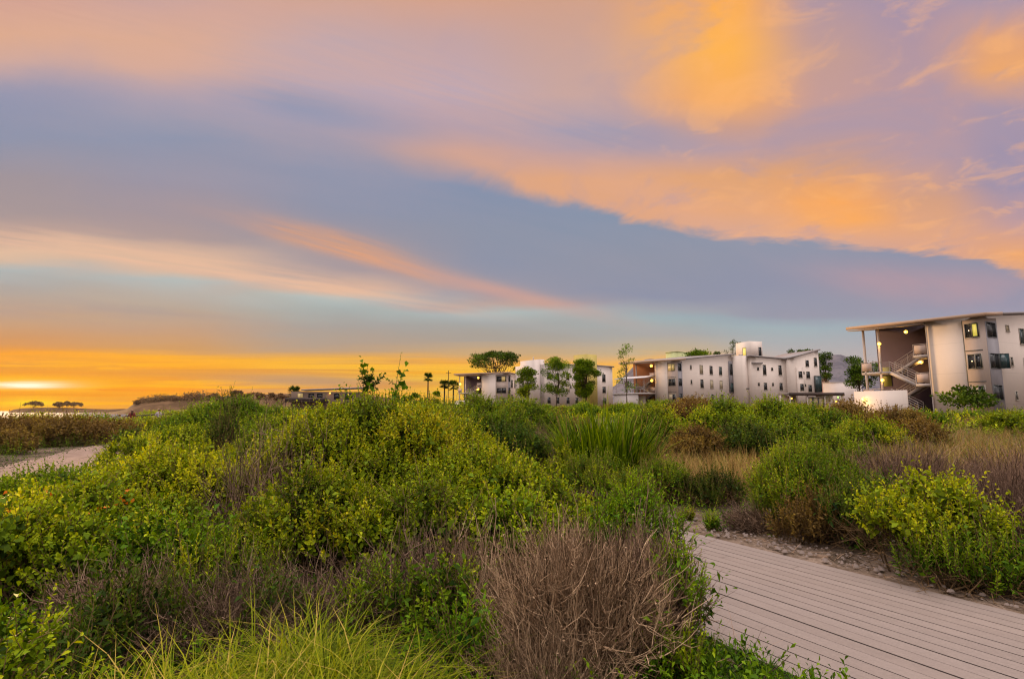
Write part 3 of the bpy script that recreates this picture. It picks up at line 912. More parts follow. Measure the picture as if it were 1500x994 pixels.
ridge('sand_spit', [(18, 604), (26, 600.5), (40, 598.5), (70, 597.5), (110, 598), (140, 599.5), (160, 600), (200, 599), (240, 604)], 2300, 60, M['bluff'], .02, 9, -9)


# ------------------------------------------------------------------ buildings
def bx(q, x0, x1, y0, y1, z0, z1, top=None, bot=None, t=.5):
    c = [(x0, y0), (x1, y0), (x1, y1), (x0, y1)]
    v = [(x, y, bot(x, y) if bot else z0) for x, y in c] + [(x, y, top(x, y) if top else z1) for x, y in c]
    q.add(v, [(3, 2, 1, 0), (4, 5, 6, 7), (0, 1, 5, 4), (1, 2, 6, 5), (2, 3, 7, 6), (3, 0, 4, 7)], t)


def part(name, material, parent, *boxes, **kw):
    q = Q()
    for b in boxes: bx(q, *b[:6], **(b[6] if len(b) > 6 else {}))
    return q.build(name, material, parent)


def window(parent, face, u, z, w, h, at=0.0, pane='glass', fr='frame', sill=True, mull=0, out=.06, name='window'):
    """face 'long' looks to -y at y=at; face 'end' looks to -x at x=at"""
    f = .055
    def B(u0, u1, d0, d1, z0, z1):
        return (u0, u1, at - d1, at - d0, z0, z1) if face == 'long' else (at - d1, at - d0, u0, u1, z0, z1)
    bs = [B(u, u + f, -.10, out, z, z + h), B(u + w - f, u + w, -.10, out, z, z + h),
          B(u + f, u + w - f, -.10, out, z + h - f, z + h), B(u + f, u + w - f, -.10, out, z, z + f)]
    for i in range(mull):
        c = u + w * (i + 1) / (mull + 1); bs.append(B(c - f * .4, c + f * .4, -.08, out - .012, z + f, z + h - f))
    if sill: bs.append(B(u - .06, u + w + .06, 0, out + .05, z - .05, z - .002))
    o = part(name, M[fr], parent, *bs)
    part('pane', M[pane], o, B(u + f + .002, u + w - f - .002, -.05, .012, z + f + .002, z + h - f - .002))
    return o


def lamp(parent, x, y, z, power=14, r=.19, col='bulb'):
    if power >= 45: r = .30
    q = Q(); k = 8
    th = np.arange(k) * 2 * PI / k
    lev = [(-1, .05), (-.7, .7), (0, 1), (.7, .7), (1, .05)]
    v = np.array([[(x + math.cos(a) * r * s, y + math.sin(a) * r * s, z + r * h) for a in th] for h, s in lev])
    i = (np.arange(4)[:, None] * k + np.arange(k)[None]); j = np.arange(4)[:, None] * k + (np.arange(k)[None] + 1) % k
    q.add(v, np.stack([i, j, j + k, i + k], -1).reshape(-1, 4))
    o = q.build('wall_lamp', M[col], parent, smooth=True)
    l = bpy.data.lights.new('lamp_light', 'POINT'); l.energy = power; l.shadow_soft_size = .12
    l.color = (1, .52, .12) if col == 'bulb' else (.3, 1, .15)
    lo = bpy.data.objects.new('lamp_light', l); COL.objects.link(lo); lo.parent = o; lo.location = (x - .22, y - .05, z - .05)
    return o


def rail_boxes(bs, p0, p1, x, h=1.05, nr=4, posts=3, t=.045):
    pass


def bar(q, a, b, r=.025, t=.5):
    tubes(q, np.array([[a, b]], float), np.full((1, 2), r), 4, t)


def residence(px, D, theta, label, z0, L=20.0, end=(1.4, 4.66), depth_end=11.3, bayl=2.1, inner='plum', wall='plaster', screen=True, lamps=(), power=42,
              floors=(.3, 3.2, 6.1), roofh=(9.2, .09, .03), longwin=(), bay_pane=('glass', 'glass', 'curtain'), stairs=True, lit='lit_dim', roofmat='metal_roof', cat='apartment building'):
    th = math.radians(theta)
    X = (px - 750) / F * D
    r = empty('apartment_building', (X, D, z0), th)
    tag(r, label, cat)
    top = lambda x, y: roofh[0] + roofh[1] * x + roofh[2] * y
    b1, e1 = end
    wd = 10.5                                                           # depth of the block behind the long facade
    part('wall', M[wall], r, (.0, L, bayl * 0 + .0, e1, -1.5, 0, dict(top=top)), (3.0, L, e1 + .0, depth_end, -1.5, 0, dict(top=top)))
    part('stair_wall', M[inner], r, (2.90, 2.998, e1 + .002, depth_end + .05, -1.5, 0, dict(top=lambda x, y: top(x, y) - .05)),
         (.15, 2.90, e1 + .002, e1 + .06, -1.5, 0, dict(top=lambda x, y: top(x, y) - .05)))
    # roof slab with overhang and fascia
    ro = part('roof', M[roofmat], r, (-.75, L + .6, -.7, depth_end + 1.0, 0, 0, dict(bot=lambda x, y: top(x, y) + .02, top=lambda x, y: top(x, y) + .26)))
    part('fascia', M['fascia'], ro, (-.80, -.752, -.72, depth_end + 1.0, 0, 0, dict(bot=lambda x, y: top(x, y) - .03, top=lambda x, y: top(x, y) + .30)),
         (-.752, 2.2, -.75, -.702, 0, 0, dict(bot=lambda x, y: top(x, y) - .03, top=lambda x, y: top(x, y) + .30)))
    part('soffit', M['panel'], ro, (-.70, 2.9, e1 + .1, depth_end + .9, 0, 0, dict(bot=lambda x, y: top(x, y) - .20, top=lambda x, y: top(x, y) - .10)))
    # corner bay, floor by floor
    bay = part('corner_bay', M['panel'], r, (-.22, bayl, -.22, b1, floors[0] - .3, 0, dict(top=lambda x, y: top(x, y) - .25)))
    part('bay_shade_side', M['panel_grey'], bay, (.08, bayl - .06, -.25, -.222, floors[0] - .2, 0, dict(top=lambda x, y: top(x, y) - .5)))  # greyer sheet paints the shade on this bay face
    part('bay_shadow_gap', M['frame_dark'], bay, (-.10, -.002, b1 + .002, b1 + .14, floors[0] - .3, 0, dict(top=lambda x, y: top(x, y) - .25)),  # dark strips paint in the shadow gaps beside the bay
         (bayl + .002, bayl + .12, -.10, -.002, floors[0] - .3, 0, dict(top=lambda x, y: top(x, y) - .25)))
    for k, fz in enumerate(floors):
        window(bay, 'end', .12, fz + 1.15, b1 - .22, 1.42, -.22, bay_pane[2 - k], 'frame', False, 1, .05)
        window(bay, 'end', .12 + (b1 - .22) * .08, fz + 1.25, (b1 - .22) * (.36 if k != 2 else .40), 1.22, -.275, 'glass' if k != 2 else lit, 'frame_dark', False, 0, .05)
        window(bay, 'long', .22, fz + 1.15, bayl - .55, 1.42, -.25, 'glass', 'frame_dark', False, 1, .05)
        part('bay_ledge', M['frame_dark'], bay, (-.25, -.222, .0, b1, fz - .06, fz + .02))
    # windows of the long facade
    for (u, z, w, h, pn) in longwin: window(r, 'long', u, z, w, h, 0.0, pn, 'frame', True, 0)
    # downpipe at the edge of the end wall
    q = Q(); bar(q, (-.10, e1 - .05, -1.2), (-.10, e1 - .05, top(0, e1) - .25), .06); bar(q, (-.10, e1 - .05, top(0, e1) - .25), (-.5, e1 + .25, top(0, e1) - .02), .06)
    q.build('downpipe', M['rail'], r)
    q = Q(); q2 = Q()
    hl = 2.50
    y0, y1, y2 = e1 + 1.40, e1 + 1.40 + hl, depth_end - .35
    for yc in (y1 + .84, y2 + .05):
        part('column', M['rail'], r, (.02, .20, yc - .09, yc + .09, -1.2, 0, dict(top=lambda x, y: top(x, y) - .2)))
    for k, fz in enumerate(floors):
        part('door', M['lit_door'], r, (2.86, 2.898, e1 + .30, e1 + 1.2, fz, fz + 2.1))
        part('door', M['lit_door'], r, (2.86, 2.898, depth_end - 1.25, depth_end - .35, fz, fz + 2.1)) if k == 1 else None
        if k:
            ld = part('landing', M['concrete'], r, (.02, 2.85, e1 + .07, y0, fz - .26, fz))
            q = Q()
            for yy_ in (e1 + .12, y0 - .03): bar(q, (.06, yy_, fz), (.06, yy_, fz + 1.08), .03)
            bar(q, (.06, e1 + .1, fz + 1.08), (.06, y0, fz + 1.08), .03)
            q.build('railing', M['rail'], ld)
            part('infill_panel', M['infill'], ld, (.045, .075, e1 + .2, y0 - .12, fz + .14, fz + .98))
    if stairs:
        for k in range(1, len(floors)):
            hz = (floors[k] + floors[k - 1]) / 2
            hlnd = part('half_landing', M['concrete'], r, (.02, 2.85, y1, y2 + .5, hz - .26, hz))
            q = Q()
            for yy_ in (y2 - .65, y2 + .45): bar(q, (-.0, yy_, hz), (-.0, yy_, hz + 1.08), .03)
            bar(q, (.0, y1 + .7, hz + 1.08), (.0, y2 + .48, hz + 1.08), .03)
            for i in range(8): bar(q, (.05, y1 + .05 + i * .1, hz), (.05, y1 + .05 + i * .1, hz + 1.05), .012)
            q.build('railing', M['rail'], hlnd)
            part('infill_panel', M['infill'], hlnd, (-.012, .012, y2 - .6, y2 + .4, hz + .14, hz + .98))
            for (xa, xb, za, zb) in ((.08, 1.05, floors[k - 1], hz), (1.25, 2.25, floors[k], hz)):
                # za at y0, zb at y1
                f = lambda y, o_=0.0, za=za, zb=zb: za + (zb - za) * (y - y0) / (y1 - y0) + o_
                bs = [(xx, xx + .06, y0, y1, 0, 0, dict(bot=lambda x, y: f(y, -.32), top=lambda x, y: f(y, .04))) for xx in (xa, xb - .06)]
                bs.append((xa + .06, xb - .06, y0, y1, 0, 0, dict(bot=lambda x, y: f(y, -.20), top=lambda x, y: f(y, -.06))))
                st = part('staircase', M['concrete'], r, *bs)
                q = Q()
                for xx in (xa + .03, xb - .03):
                    for yy_ in (y0 + .03, (y0 + y1) / 2, y1 - .03): bar(q, (xx, yy_, f(yy_)), (xx, yy_, f(yy_) + 1.05), .028)
                    for hh in (.30, .55, .80, 1.05): bar(q, (xx, y0, f(y0) + hh), (xx, y1, f(y1) + hh), .02 if hh < 1 else .03)
                q.build('railing', M['rail'], st)
    if screen:
        part('screen_wall', M[wall], r, (-1.35, -1.15, e1 + 1.6, depth_end + .3, -1.5, floors[0] + 2.28), (-1.15, .0, depth_end + .1, depth_end + .3, -1.5, floors[0] + 2.28))
    for (x, y, z) in lamps: lamp(r, x, y, z, power)
    return r


b1 = residence(1446, 50, 25, 'nearest three storey pale apartment block with an open zigzag staircase under a tilted roof', 1.0, 22, lit='lit_pane',
               lamps=[(1.2, 7.2, 8.75), (-.02, 9.28, 7.65), (2.3, 6.6, 5.55), (-.02, 9.28, 3.75), (-1.42, 10.6, 1.75)],
               longwin=[(4.15, 8.05, .62, .62, 'curtain'), (4.35, 4.75, .45, .85, 'glass'), (4.5, 1.5, .45, .85, 'glass'),
                        (6.55, 6.95, 1.0, 1.55, 'glass_teal'), (6.75, 4.05, 1.0, 1.55, 'curtain'), (6.9, 1.2, 1.0, 1.55, 'glass'),
                        (10, 7.1, 1.0, 1.55, 'glass'), (10, 4.1, 1.0, 1.55, 'glass'), (14, 7.1, 1.0, 1.55, 'glass')])
# the open casement swung out of the middle bay window
sash = empty('sash_window', (1.72, -.31, 4.38), math.radians(-38), b1)
part('frame', M['frame_dark'], sash, (0, .045, -.02, .02, 0, 1.4), (.75, .795, -.02, .02, 0, 1.4), (.045, .75, -.02, .02, 0, .05), (.045, .75, -.02, .02, 1.35, 1.4))
part('pane', M['glass_teal'], sash, (.047, .748, -.006, .006, .052, 1.348))

rows2 = []
for u, pn in ((8.0, 'curtain'), (11.6, 'glass'), (15.2, 'glass_teal')):
    for k, fz in enumerate((.3, 3.2, 6.1)): rows2.append((u, fz + .95, 1.15, 1.75, pn if k == 2 else ('glass' if (k + int(u)) % 2 else 'curtain')))
for fz in (.3, 3.2, 6.1): rows2.append((4.6, fz + 1.7, .55, .8, 'glass'))
b2 = residence(991, 105, 39, 'long three storey white block with a patio of orange walls at its left end', 1.8, 20.6, end=(1.85, 4.95), depth_end=12.6, bayl=1.58,
               inner='terracotta', lamps=[(-.05, 5.75, 8.55), (-.05, 5.75, 5.6), (-1.42, 10.6, 1.2), (-.9, 14.5, 1.4)], power=130, roofh=(9.25, .115, .02), longwin=rows2,
               bay_pane=('lit_dim', 'glass', 'curtain'))
part('bay_strip', M['panel_grey'], b2, (19.0, 20.55, -.16, -.002, 3.4, 10.2))
window(b2, 'long', 19.15, 7.2, 1.2, 2.4, -.16, 'glass', 'frame_dark', False, 1); window(b2, 'long', 19.15, 3.6, 1.2, 1.9, -.16, 'glass_teal', 'frame_dark', False, 1)
part('stair_tower', M['plaster'], b2, (20.62, 24.65, -2.16, 3.5, -1.5, 11.35), (20.62, 21.2, -2.16, -1.6, 11.35, 11.6))
part('name_plate', M['frame_dark'], b2, (22.0, 23.3, -2.19, -2.162, 4.2, 4.42))
aw = part('awning', M['canvas'], b2, (-3.2, -.1, 5.0, 12.8, 0, 0, dict(bot=lambda x, y: 6.55 + .18 * x, top=lambda x, y: 6.68 + .18 * x)))
q = Q()
for yy_ in (5.4, 12.4): bar(q, (-3.0, yy_, 2.9), (-3.0, yy_, 6.05), .05)
q.build('post', M['rail'], aw)
te = part('terrace', M['concrete'], b2, (-3.3, -.002, 5.0, 13.2, 2.85, 3.15), (-3.2, -3.0, 6.8, 13.0, -1.5, 2.85))
q = Q()
for i in range(34): bar(q, (-3.25, 5.05 + i * .245, 3.15), (-3.25, 5.05 + i * .245, 4.15), .016)
bar(q, (-3.25, 5.0, 4.17), (-3.25, 13.2, 4.17), .035)
q.build('railing', M['rail'], te)
for i, (yy_, lb) in enumerate(((7.6, 'white patio table on the terrace nearest the end wall'), (10.2, 'white patio table at the far left of the terrace'))):
    w_ = b2.matrix_basis @ Vector((-1.8, yy_, 3.15))
    t_ = empty('patio_table', w_, math.radians(39)); tag(t_, lb, 'table')
    part('tabletop', M['canvas'], t_, (-.5, .5, -.8, .8, .70, .75))
    for sx in (-.42, .42):
        for sy in (-.7, .7): part('leg', M['rail'], t_, (sx - .03, sx + .03, sy - .03, sy + .03, 0, .70))

rows6 = [(2.0, fz + 1.0, 1.0, 1.6, 'glass_teal') for fz in (.3, 3.2)] + [(4.0, fz + 1.0, 1.0, 1.6, 'glass_teal') for fz in (3.2,)]
b6 = residence(743, 136, 65, 'small pale block with a lit open stair beside the flat topped cypress', 1.6, 6.2, end=(3.0, 7.2), depth_end=14.0, bayl=1.5, lamps=[(1.5, 9.0, 8.2), (-.1, 13.4, 6.6), (1.5, 9.0, 5.3), (-1.42, 12.5, 1.0)],
               power=170, floors=(.0, 2.9, 5.8), roofh=(9.0, -.02, .0), longwin=[(2.2, 5.6, 1.0, 1.9, 'glass_teal'), (4.2, 5.6, .9, 1.9, 'glass_teal'), (2.2, 2.2, 1.0, 1.7, 'glass')], roofmat='pale_roof')


def block(px, D, theta, label, z0, cat='building', name='apartment_building'):
    r = empty(name, ((px - 750) / F * D, D, z0), math.radians(theta)); tag(r, label, cat); return r


b3 = block(1101, 117, 15, 'white apartment wing with a rooftop cube and a roof rising to its right corner', 1.8)
part('wall', M['plaster'], b3, (0, 8.95, 0, 9, -1.5, 0, dict(top=lambda x, y: 11.1 - .05 * x)))
part('roof', M['metal_roof'], b3, (-.5, 9.2, -.5, 9.3, 0, 0, dict(bot=lambda x, y: 11.12 - .05 * x, top=lambda x, y: 11.45 - .05 * x + .05 * y)))
part('window_hood', M['metal_roof'], b3, (.1, 2.6, -.5, -.002, 9.6, 9.95))
for u in (2.9, 6.9):
    window(b3, 'long', u, 7.3, .85, 2.15, 0, 'glass'); window(b3, 'long', u, 4.0, .85, 1.6, 0, 'glass')
for u in (1.4, 5.0):
    window(b3, 'long', u, 8.2, .55, .7, 0, 'glass', sill=False); window(b3, 'long', u, 4.9, .5, .7, 0, 'glass', sill=False)
w3 = part('end_wing', M['plaster'], b3, (8.96, 16.6, -1.2, 9, -1.5, 0, dict(top=lambda x, y: 10.85 + .25 * (x - 8.96))), (10.3, 12.0, -1.5, -1.2, -1.5, 8.9))
part('roof', M['metal_roof'], w3, (8.8, 16.9, -1.6, 9.3, 0, 0, dict(bot=lambda x, y: 10.87 + .25 * (x - 8.96), top=lambda x, y: 11.12 + .25 * (x - 8.96))))
for u, z, w, h in ((10.7, 6.7, 1.0, 1.4), (13.0, 6.6, 1.0, 1.5), (13.0, 9.2, .9, 1.4), (15.3, 9.3, .8, 1.9), (10.9, 3.9, 1.0, 1.5), (13.3, 3.6, 1.0, 1.6)):
    window(w3, 'long', u, z, w, h, -1.5 if u < 11.5 else -1.2, 'glass')
window(w3, 'long', 12.2, 7.5, .4, .6, -1.2, 'glass', sill=False); window(w3, 'long', 12.4, 4.8, .4, .6, -1.2, 'glass', sill=False)
cg = part('glazed_corner', M['frame_dark'], w3, (15.0, 16.75, -1.45, -1.202, 3.6, 7.2))
window(cg, 'long', 15.05, 3.65, 1.65, 3.5, -1.45, 'glass_teal', 'frame_dark', False, 2)
rb = part('rooftop_cube', M['plaster'], b3, (3.0, 6.4, 4.0, 8.6, 10.8, 15.1))
window(rb, 'end', 5.1, 11.6, 1.2, 2.2, 3.0, 'lit_pane', 'frame_dark', False, 0); window(rb, 'long', 5.4, 11.8, .7, 2.0, 4.0, 'glass', 'frame_dark', False, 0)

b5 = block(790, 128, 38, 'pale block half hidden behind three slender green trees with a lime coloured tower', 1.8)
part('wall', M['plaster_far'], b5, (0, 18.2, 0, 9, -1.5, 0, dict(top=lambda x, y: 10.4 + .02 * x)), (.0, 1.6, .0, 4.6, -1.5, 11.6))
part('corner_tower', M['plaster_far'], b5, (-2.0, -.002, -.2, 4.6, -1.5, 11.3))
part('roof', M['metal_roof'], b5, (1.7, 18.6, -.6, 9.4, 0, 0, dict(bot=lambda x, y: 10.42 + .02 * x, top=lambda x, y: 10.75 + .02 * x)))
part('lime_tower', M['ochre_wall'], b5, (14.2, 18.1, -1.4, 3.0, -1.5, 13.6))
part('side_wing', M['plaster_far'], b5, (18.25, 26.5, 1.0, 9, -1.5, 11.0)); part('roof', M['metal_roof'], b5, (18.2, 26.9, .6, 9.3, 11.02, 11.3))
for u in (2.4, 5.2, 8.6, 11.6):
    for k, z in enumerate((1.2, 4.1, 7.0)):
        window(b5, 'long', u, z, 1.1, 1.6, 0, 'glass' if (k + int(u)) % 3 else 'curtain')
for u in (6.9, 9.9): window(b5, 'long', u, 5.0, .5, .7, 0, 'glass', sill=False)
for z in (1.2, 4.1, 7.0):
    window(b5, 'long', 22.5, z, 1.3, 2.0 if z > 5 else 1.7, 1.0, 'glass'); window(b5, 'long', 19.6, z + .6, .5, .8, 1.0, 'glass', sill=False)
part('roof_vent', M['rail'], b5, (-1.0, -.85, 1.0, 1.15, 11.3, 12.2), (-.6, -.45, 1.4, 1.55, 11.3, 12.0))

lb = block(993, 140, 40, 'lime green stair head rising behind the roof of the long white block', 1.8, name='stair_head')
part('wall', M['lime_wall'], lb, (0, 7, 0, 3.4, -1.5, 14.6)); part('parapet', M['lime_wall'], lb, (-.1, 7.1, -.1, 3.5, 14.6, 14.8))

gh = block(1207, 150, 10, 'pinkish low house with a sloping gable roof beyond the glazed corner', 1.8, 'house', 'gable_house')
part('wall', M['pink_wall'], gh, (0, 5.5, 0, 8, -1, 0, dict(top=lambda x, y: 8.0 - .62 * max(x - .5, 0))))
part('roof', M['fascia'], gh, (-.3, 6.0, -.4, 8.4, 0, 0, dict(bot=lambda x, y: 8.02 - .62 * max(x - .5, 0), top=lambda x, y: 8.3 - .62 * max(x - .5, 0))))
for u in (1.0, 2.6, 4.1): window(gh, 'long', u, 2.6, .7, 1.4, 0, 'glass', sill=False)
wh = block(1247, 135, 45, 'flat roofed white hall low behind the tan garden wall', 1.8, 'building', 'flat_roofed_hall')
part('wall', M['plaster_far'], wh, (0, 9, 0, 6.5, -1.5, 6.6)); part('coping', M['concrete'], wh, (-.08, 9.08, -.08, 6.58, 6.6, 6.75))
window(wh, 'long', 2.0, 2.4, 2.0, 1.2, 0, 'glass', 'frame', True, 1); part('door', M['panel'], wh, (-.06, -.002, 2.6, 3.6, 0, 2.2))
gw = block(1228, 72, 8, 'tan garden wall between the near block and the covered walkway', 1.3, 'wall', 'garden_wall')
part('wall', M['tan_wall'], gw, (0, 4.2, 0, .3, -1, 1.4)); part('coping', M['concrete'], gw, (-.05, 4.25, -.05, .35, 1.4, 1.5)); 

cp = block(1154, 84, 2, 'covered walkway with a thin dark roof above white glazed panels', 1.4, 'walkway', 'covered_walkway')
part('roof', M['metal_roof'], cp, (0, 8.6, 0, 3.2, 2.55, 2.78)); part('fascia', M['dark_wood'], cp, (-.05, 8.65, -.06, -.002, 2.35, 2.82))
for x in (.2, 2.9, 5.6, 8.3): part('column', M['rail'], cp, (x - .07, x + .07, .05, .19, -1, 2.55))
sc2 = part('glazed_screen', M['canvas'], cp, (2.95, 5.55, .3, .4, .3, 2.2))
for u in (3.0, 3.85, 4.7): window(sc2, 'long', u, .5, .8, 1.6, .3, 'curtain', 'frame_dark', False, 0)
part('rear_wall', M['plaster_far'], cp, (0, 2.6, 2.6, 2.8, -1, 2.5)); part('rear_wall', M['plaster_far'], cp, (5.8, 8.6, 2.6, 2.8, -1, 2.5)); part('door', M['fascia'], cp, (6.3, 7.1, 2.53, 2.598, 0, 2.0))
lamp(cp, .7, .6, 1.95, 12, .13); lamp(cp, 7.7, .6, 1.5, 12, .15); lamp(cp, 7.95, .5, 2.15, 5, .12, 'bulb_green')

b7 = block(428, 200, 10, 'low wide dark timber house with lit porch lamps on the far left', 1.8, 'house', 'long_house')
part('wall', M['brown_wall'], b7, (0, 25, 0, 8, -2, 6.4)); part('roof', M['pale_roof'], b7, (3.5, 25.5, -1.2, 9, 0, 0, dict(bot=lambda x, y: 6.42 + .12 * min(x, 12), top=lambda x, y: 6.75 + .12 * min(x, 12))))
dk = part('balcony', M['dark_wood'], b7, (-1.5, 13, -2.4, -.002, 2.6, 3.0), (-1.5, 13, -2.45, -2.4, 3.0, 4.2)); part('post', M['dark_wood'], dk, (-1.4, -1.2, -2.3, -2.1, -2, 2.6), (12.6, 12.8, -2.3, -2.1, -2, 2.6))
for u, pn in ((2.2, 'lit_dim'), (6.0, 'glass'), (9.0, 'glass'), (15, 'glass'), (19, 'glass_teal')): window(b7, 'long', u, 3.6, 2.0, 2.2, 0, pn, 'frame_dark', False, 1)
lamp(b7, 13.6, -.3, 5.9, 60, .3); lamp(b7, 20.0, -.3, 5.4, 60, .26)


# ------------------------------------------------------------------ trees
def tree_meshes(seed, Hh, Wd, base, n=14, leaf=.30, nl=2600, shape='dome', mt='leaf_dark', trunks=1, tr=.18, lean=0.0, up=.2, flat=1.0):
    rng = np.random.default_rng(seed)
    qt, qc = Q(), Q()
    cs, rs = [], []
    for i in range(n):
        a = rng.uniform(0, 2 * PI); rad = math.sqrt(rng.uniform(0, 1))
        t = rng.uniform(0, 1)
        if shape == 'flat':
            z = Hh - (Hh - base) * (.16 + .55 * rad ** 2 * rng.uniform(.3, 1.0)); rr = rng.uniform(.06, .13) * Wd
            w = rad * .46
        elif shape == 'sparse':
            z = base + (Hh - base) * (i + .5) / n; rr = rng.uniform(.09, .2) * Wd; w = rad * .42 * (1 - .35 * i / n)
        else:
            z = base + (Hh - base) * (.12 + .78 * t); rr = rng.uniform(.10, .22) * Wd; w = rad * .45 * math.sqrt(max(1 - (2 * t - .85) ** 2, .42))
        cs.append((math.cos(a) * w * Wd + lean * z, math.sin(a) * w * Wd, z)); rs.append(rr)
    c, r = np.array(cs), np.array(rs)
    m = nl
    k = rng.choice(n, m, p=r ** 2 / (r ** 2).sum())
    u = rdir(rng, m); sc = rng.uniform(.15, 1.12, m) ** .6 * np.where(rng.uniform(0, 1, m) < .16, 1.35, 1)
    pos = c[k] + u * (r[k] * sc)[:, None] * np.array([1, 1, .62 * flat])
    d = unit(u * .7 + rng.normal(0, .6, (m, 3)) + [0, 0, up])
    L = leaf * rng.uniform(.6, 1.4, m)
    tn = np.clip(.45 + .18 * np.sin(k * 2.7) + rng.normal(0, .17, m), 0, 1)
    leaves(qc, pos, d, rdir(rng, m), L, L * .6, tn)
    # trunk(s) with limbs reaching into the clumps
    for j in range(trunks):
        a = j * 2.2 + seed
        b = np.array([math.cos(a), math.sin(a), 0]) * (.0 if trunks == 1 else .06 * Wd)
        top = np.array([lean * Hh + rng.normal(0, .05) * Wd + b[0] * 2, rng.normal(0, .05) * Wd + b[1] * 2, base + (Hh - base) * .55])
        K = 9; t = np.linspace(0, 1, K)[:, None]
        pl = b * (1 - t) + top * t + np.cumsum(rng.normal(0, .012 * Wd, (K, 3)), 0) * np.array([1, 1, .2]); pl[0, 2] = -.4
        R = tr * (1 - .65 * t[:, 0]) / (1 if trunks == 1 else 1.3); R[0] *= 1.35
        tubes(qt, pl[None], R[None], 7, .5)
        lm = []
        for i in range(j, n, trunks):
            s = rng.uniform(.35, .98); p0 = pl[int(s * (K - 1))]; p2 = c[i]
            mid = (p0 + p2) / 2; mid[2] -= .10 * np.linalg.norm(p2 - p0) * (1 if shape != 'flat' else 1.6)
            tt = np.linspace(0, 1, 6)[:, None]
            lm.append(p0 * (1 - tt) ** 2 + 2 * mid * tt * (1 - tt) + p2 * tt ** 2)
        if lm: tubes(qt, np.array(lm), np.linspace(.5, .12, 6)[None] * tr * rng.uniform(.5, .9, (len(lm), 1)), 5, .4)
        tips = np.array([l[-1] for l in lm]); nb = 5
        bb = np.repeat(tips, nb, 0); dd = unit(rdir(rng, len(bb)) + [0, 0, .4])
        tl = np.repeat(r[j::trunks][:len(tips)], nb)
        pt = bb[:, None] + dd[:, None] * (tl[:, None] * np.linspace(0, .9, 4)[None])[..., None]
        tubes(qt, pt, np.linspace(.11, .03, 4)[None] * tr * np.ones((len(bb), 1)), 3, .4)
    return qt.mesh('trunk', M['bark'], True), qc.mesh('crown', M[mt])


def tree(px, Y, label, Hh, Wd, base, seed, name='tree', cat='tree', group=None, z=None, **kw):
    p = PP(px, Y, Hh); p[2] = p[2] if z is None else z
    t, c = tree_meshes(seed, Hh, Wd, base, **kw)
    o = empty(name, p); tag(o, label, cat, group)
    link('trunk', t, o); link('crown', c, o)
    return o


def hpx(row, Y, z0=1.8):
    return (601 - row) / F * Y + EYE - z0


tree(726, 170, 'big flat topped cypress with bare limbs under a wide dark crown', hpx(507, 170), 16.5, hpx(556, 170), 21, name='cypress_tree', n=60, leaf=.50, nl=4600, shape='flat', trunks=4, tr=.30, flat=.42)
tree(774, 112, 'short dark green tree closest to the small lit block', hpx(536, 112), 4.9, hpx(588, 112), 22, n=30, leaf=.27, nl=6200, tr=.12, lean=-.03, mt='leaf_green')
tree(814, 110, 'tall airy tree with a thin trunk in the middle of the pale facade', hpx(520, 110), 6.0, hpx(586, 110), 23, n=38, leaf=.26, nl=5600, tr=.11, mt='leaf_green')
tree(857, 110, 'dense round green tree against the ochre tower', hpx(522, 110), 5.6, hpx(590, 110), 24, n=46, leaf=.28, nl=12500, tr=.16, mt='leaf_green')
tree(916, 100, 'spindly sparse tree rising above the patio roof of the long block', hpx(505, 100), 4.2, hpx(574, 100), 25, n=16, leaf=.25, nl=900, shape='sparse', tr=.10, mt='leaf_green')
tree(1024, 140, 'round bushy tree top showing above the long block beside the lime stair head', hpx(506, 140), 6.6, hpx(545, 140), 26, n=16, leaf=.35, nl=3600, tr=.2, mt='leaf_green')
tree(1048, 150, 'low dark tree top just above the middle of the long roof', hpx(515, 150), 6.0, hpx(535, 150), 27, n=10, leaf=.35, nl=1500, tr=.2)
tree(1070, 150, 'thin feathery tree showing above the roof, taller of the feathery pair', hpx(500, 150), 4.4, hpx(522, 150), 28, n=10, leaf=.26, nl=420, shape='sparse', tr=.11)
tree(1084, 150, 'thin feathery tree above the roof nearest the white stair tower', hpx(502, 150), 4.0, hpx(522, 150), 29, n=8, leaf=.26, nl=330, shape='sparse', tr=.11)
for i, (px, row, w, lb) in enumerate(((1158, 512, 5.0, 'dark tree top right beside the rooftop cube'), (1171, 514, 4.0, 'dark tree top in the middle behind the rising roof'),
                                      (1186, 511, 5.6, 'dark spiky tree top behind the upper half of the rising roof'))):
    tree(px, 165, lb, hpx(row, 165), w, hpx(row + 24, 165), 31 + i, n=10, leaf=.38, nl=1300, tr=.2, group='tree tops behind the rising roof')
tree(1207, 140, 'dark drooping tree at the right corner of the rising roof', hpx(516, 140), 5.0, hpx(560, 140), 35, n=16, leaf=.32, nl=3200, tr=.2)
tree(1256, 88, 'broad dark tree left of the nearest block, in front of the blue mountain', hpx(515, 88), 5.6, hpx(566, 88), 36, n=20, leaf=.26, nl=4200, tr=.2, lean=.0)
tree(1424, 44.5, 'small wind shaped pine with two ragged green clumps by the bay window wall', 2.55, 4.4, .95, 37, name='pine_tree', cat='tree', n=9, leaf=.26, nl=1100, shape='dome', tr=.06, mt='leaf_dark', trunks=2, z=.9, flat=.7)


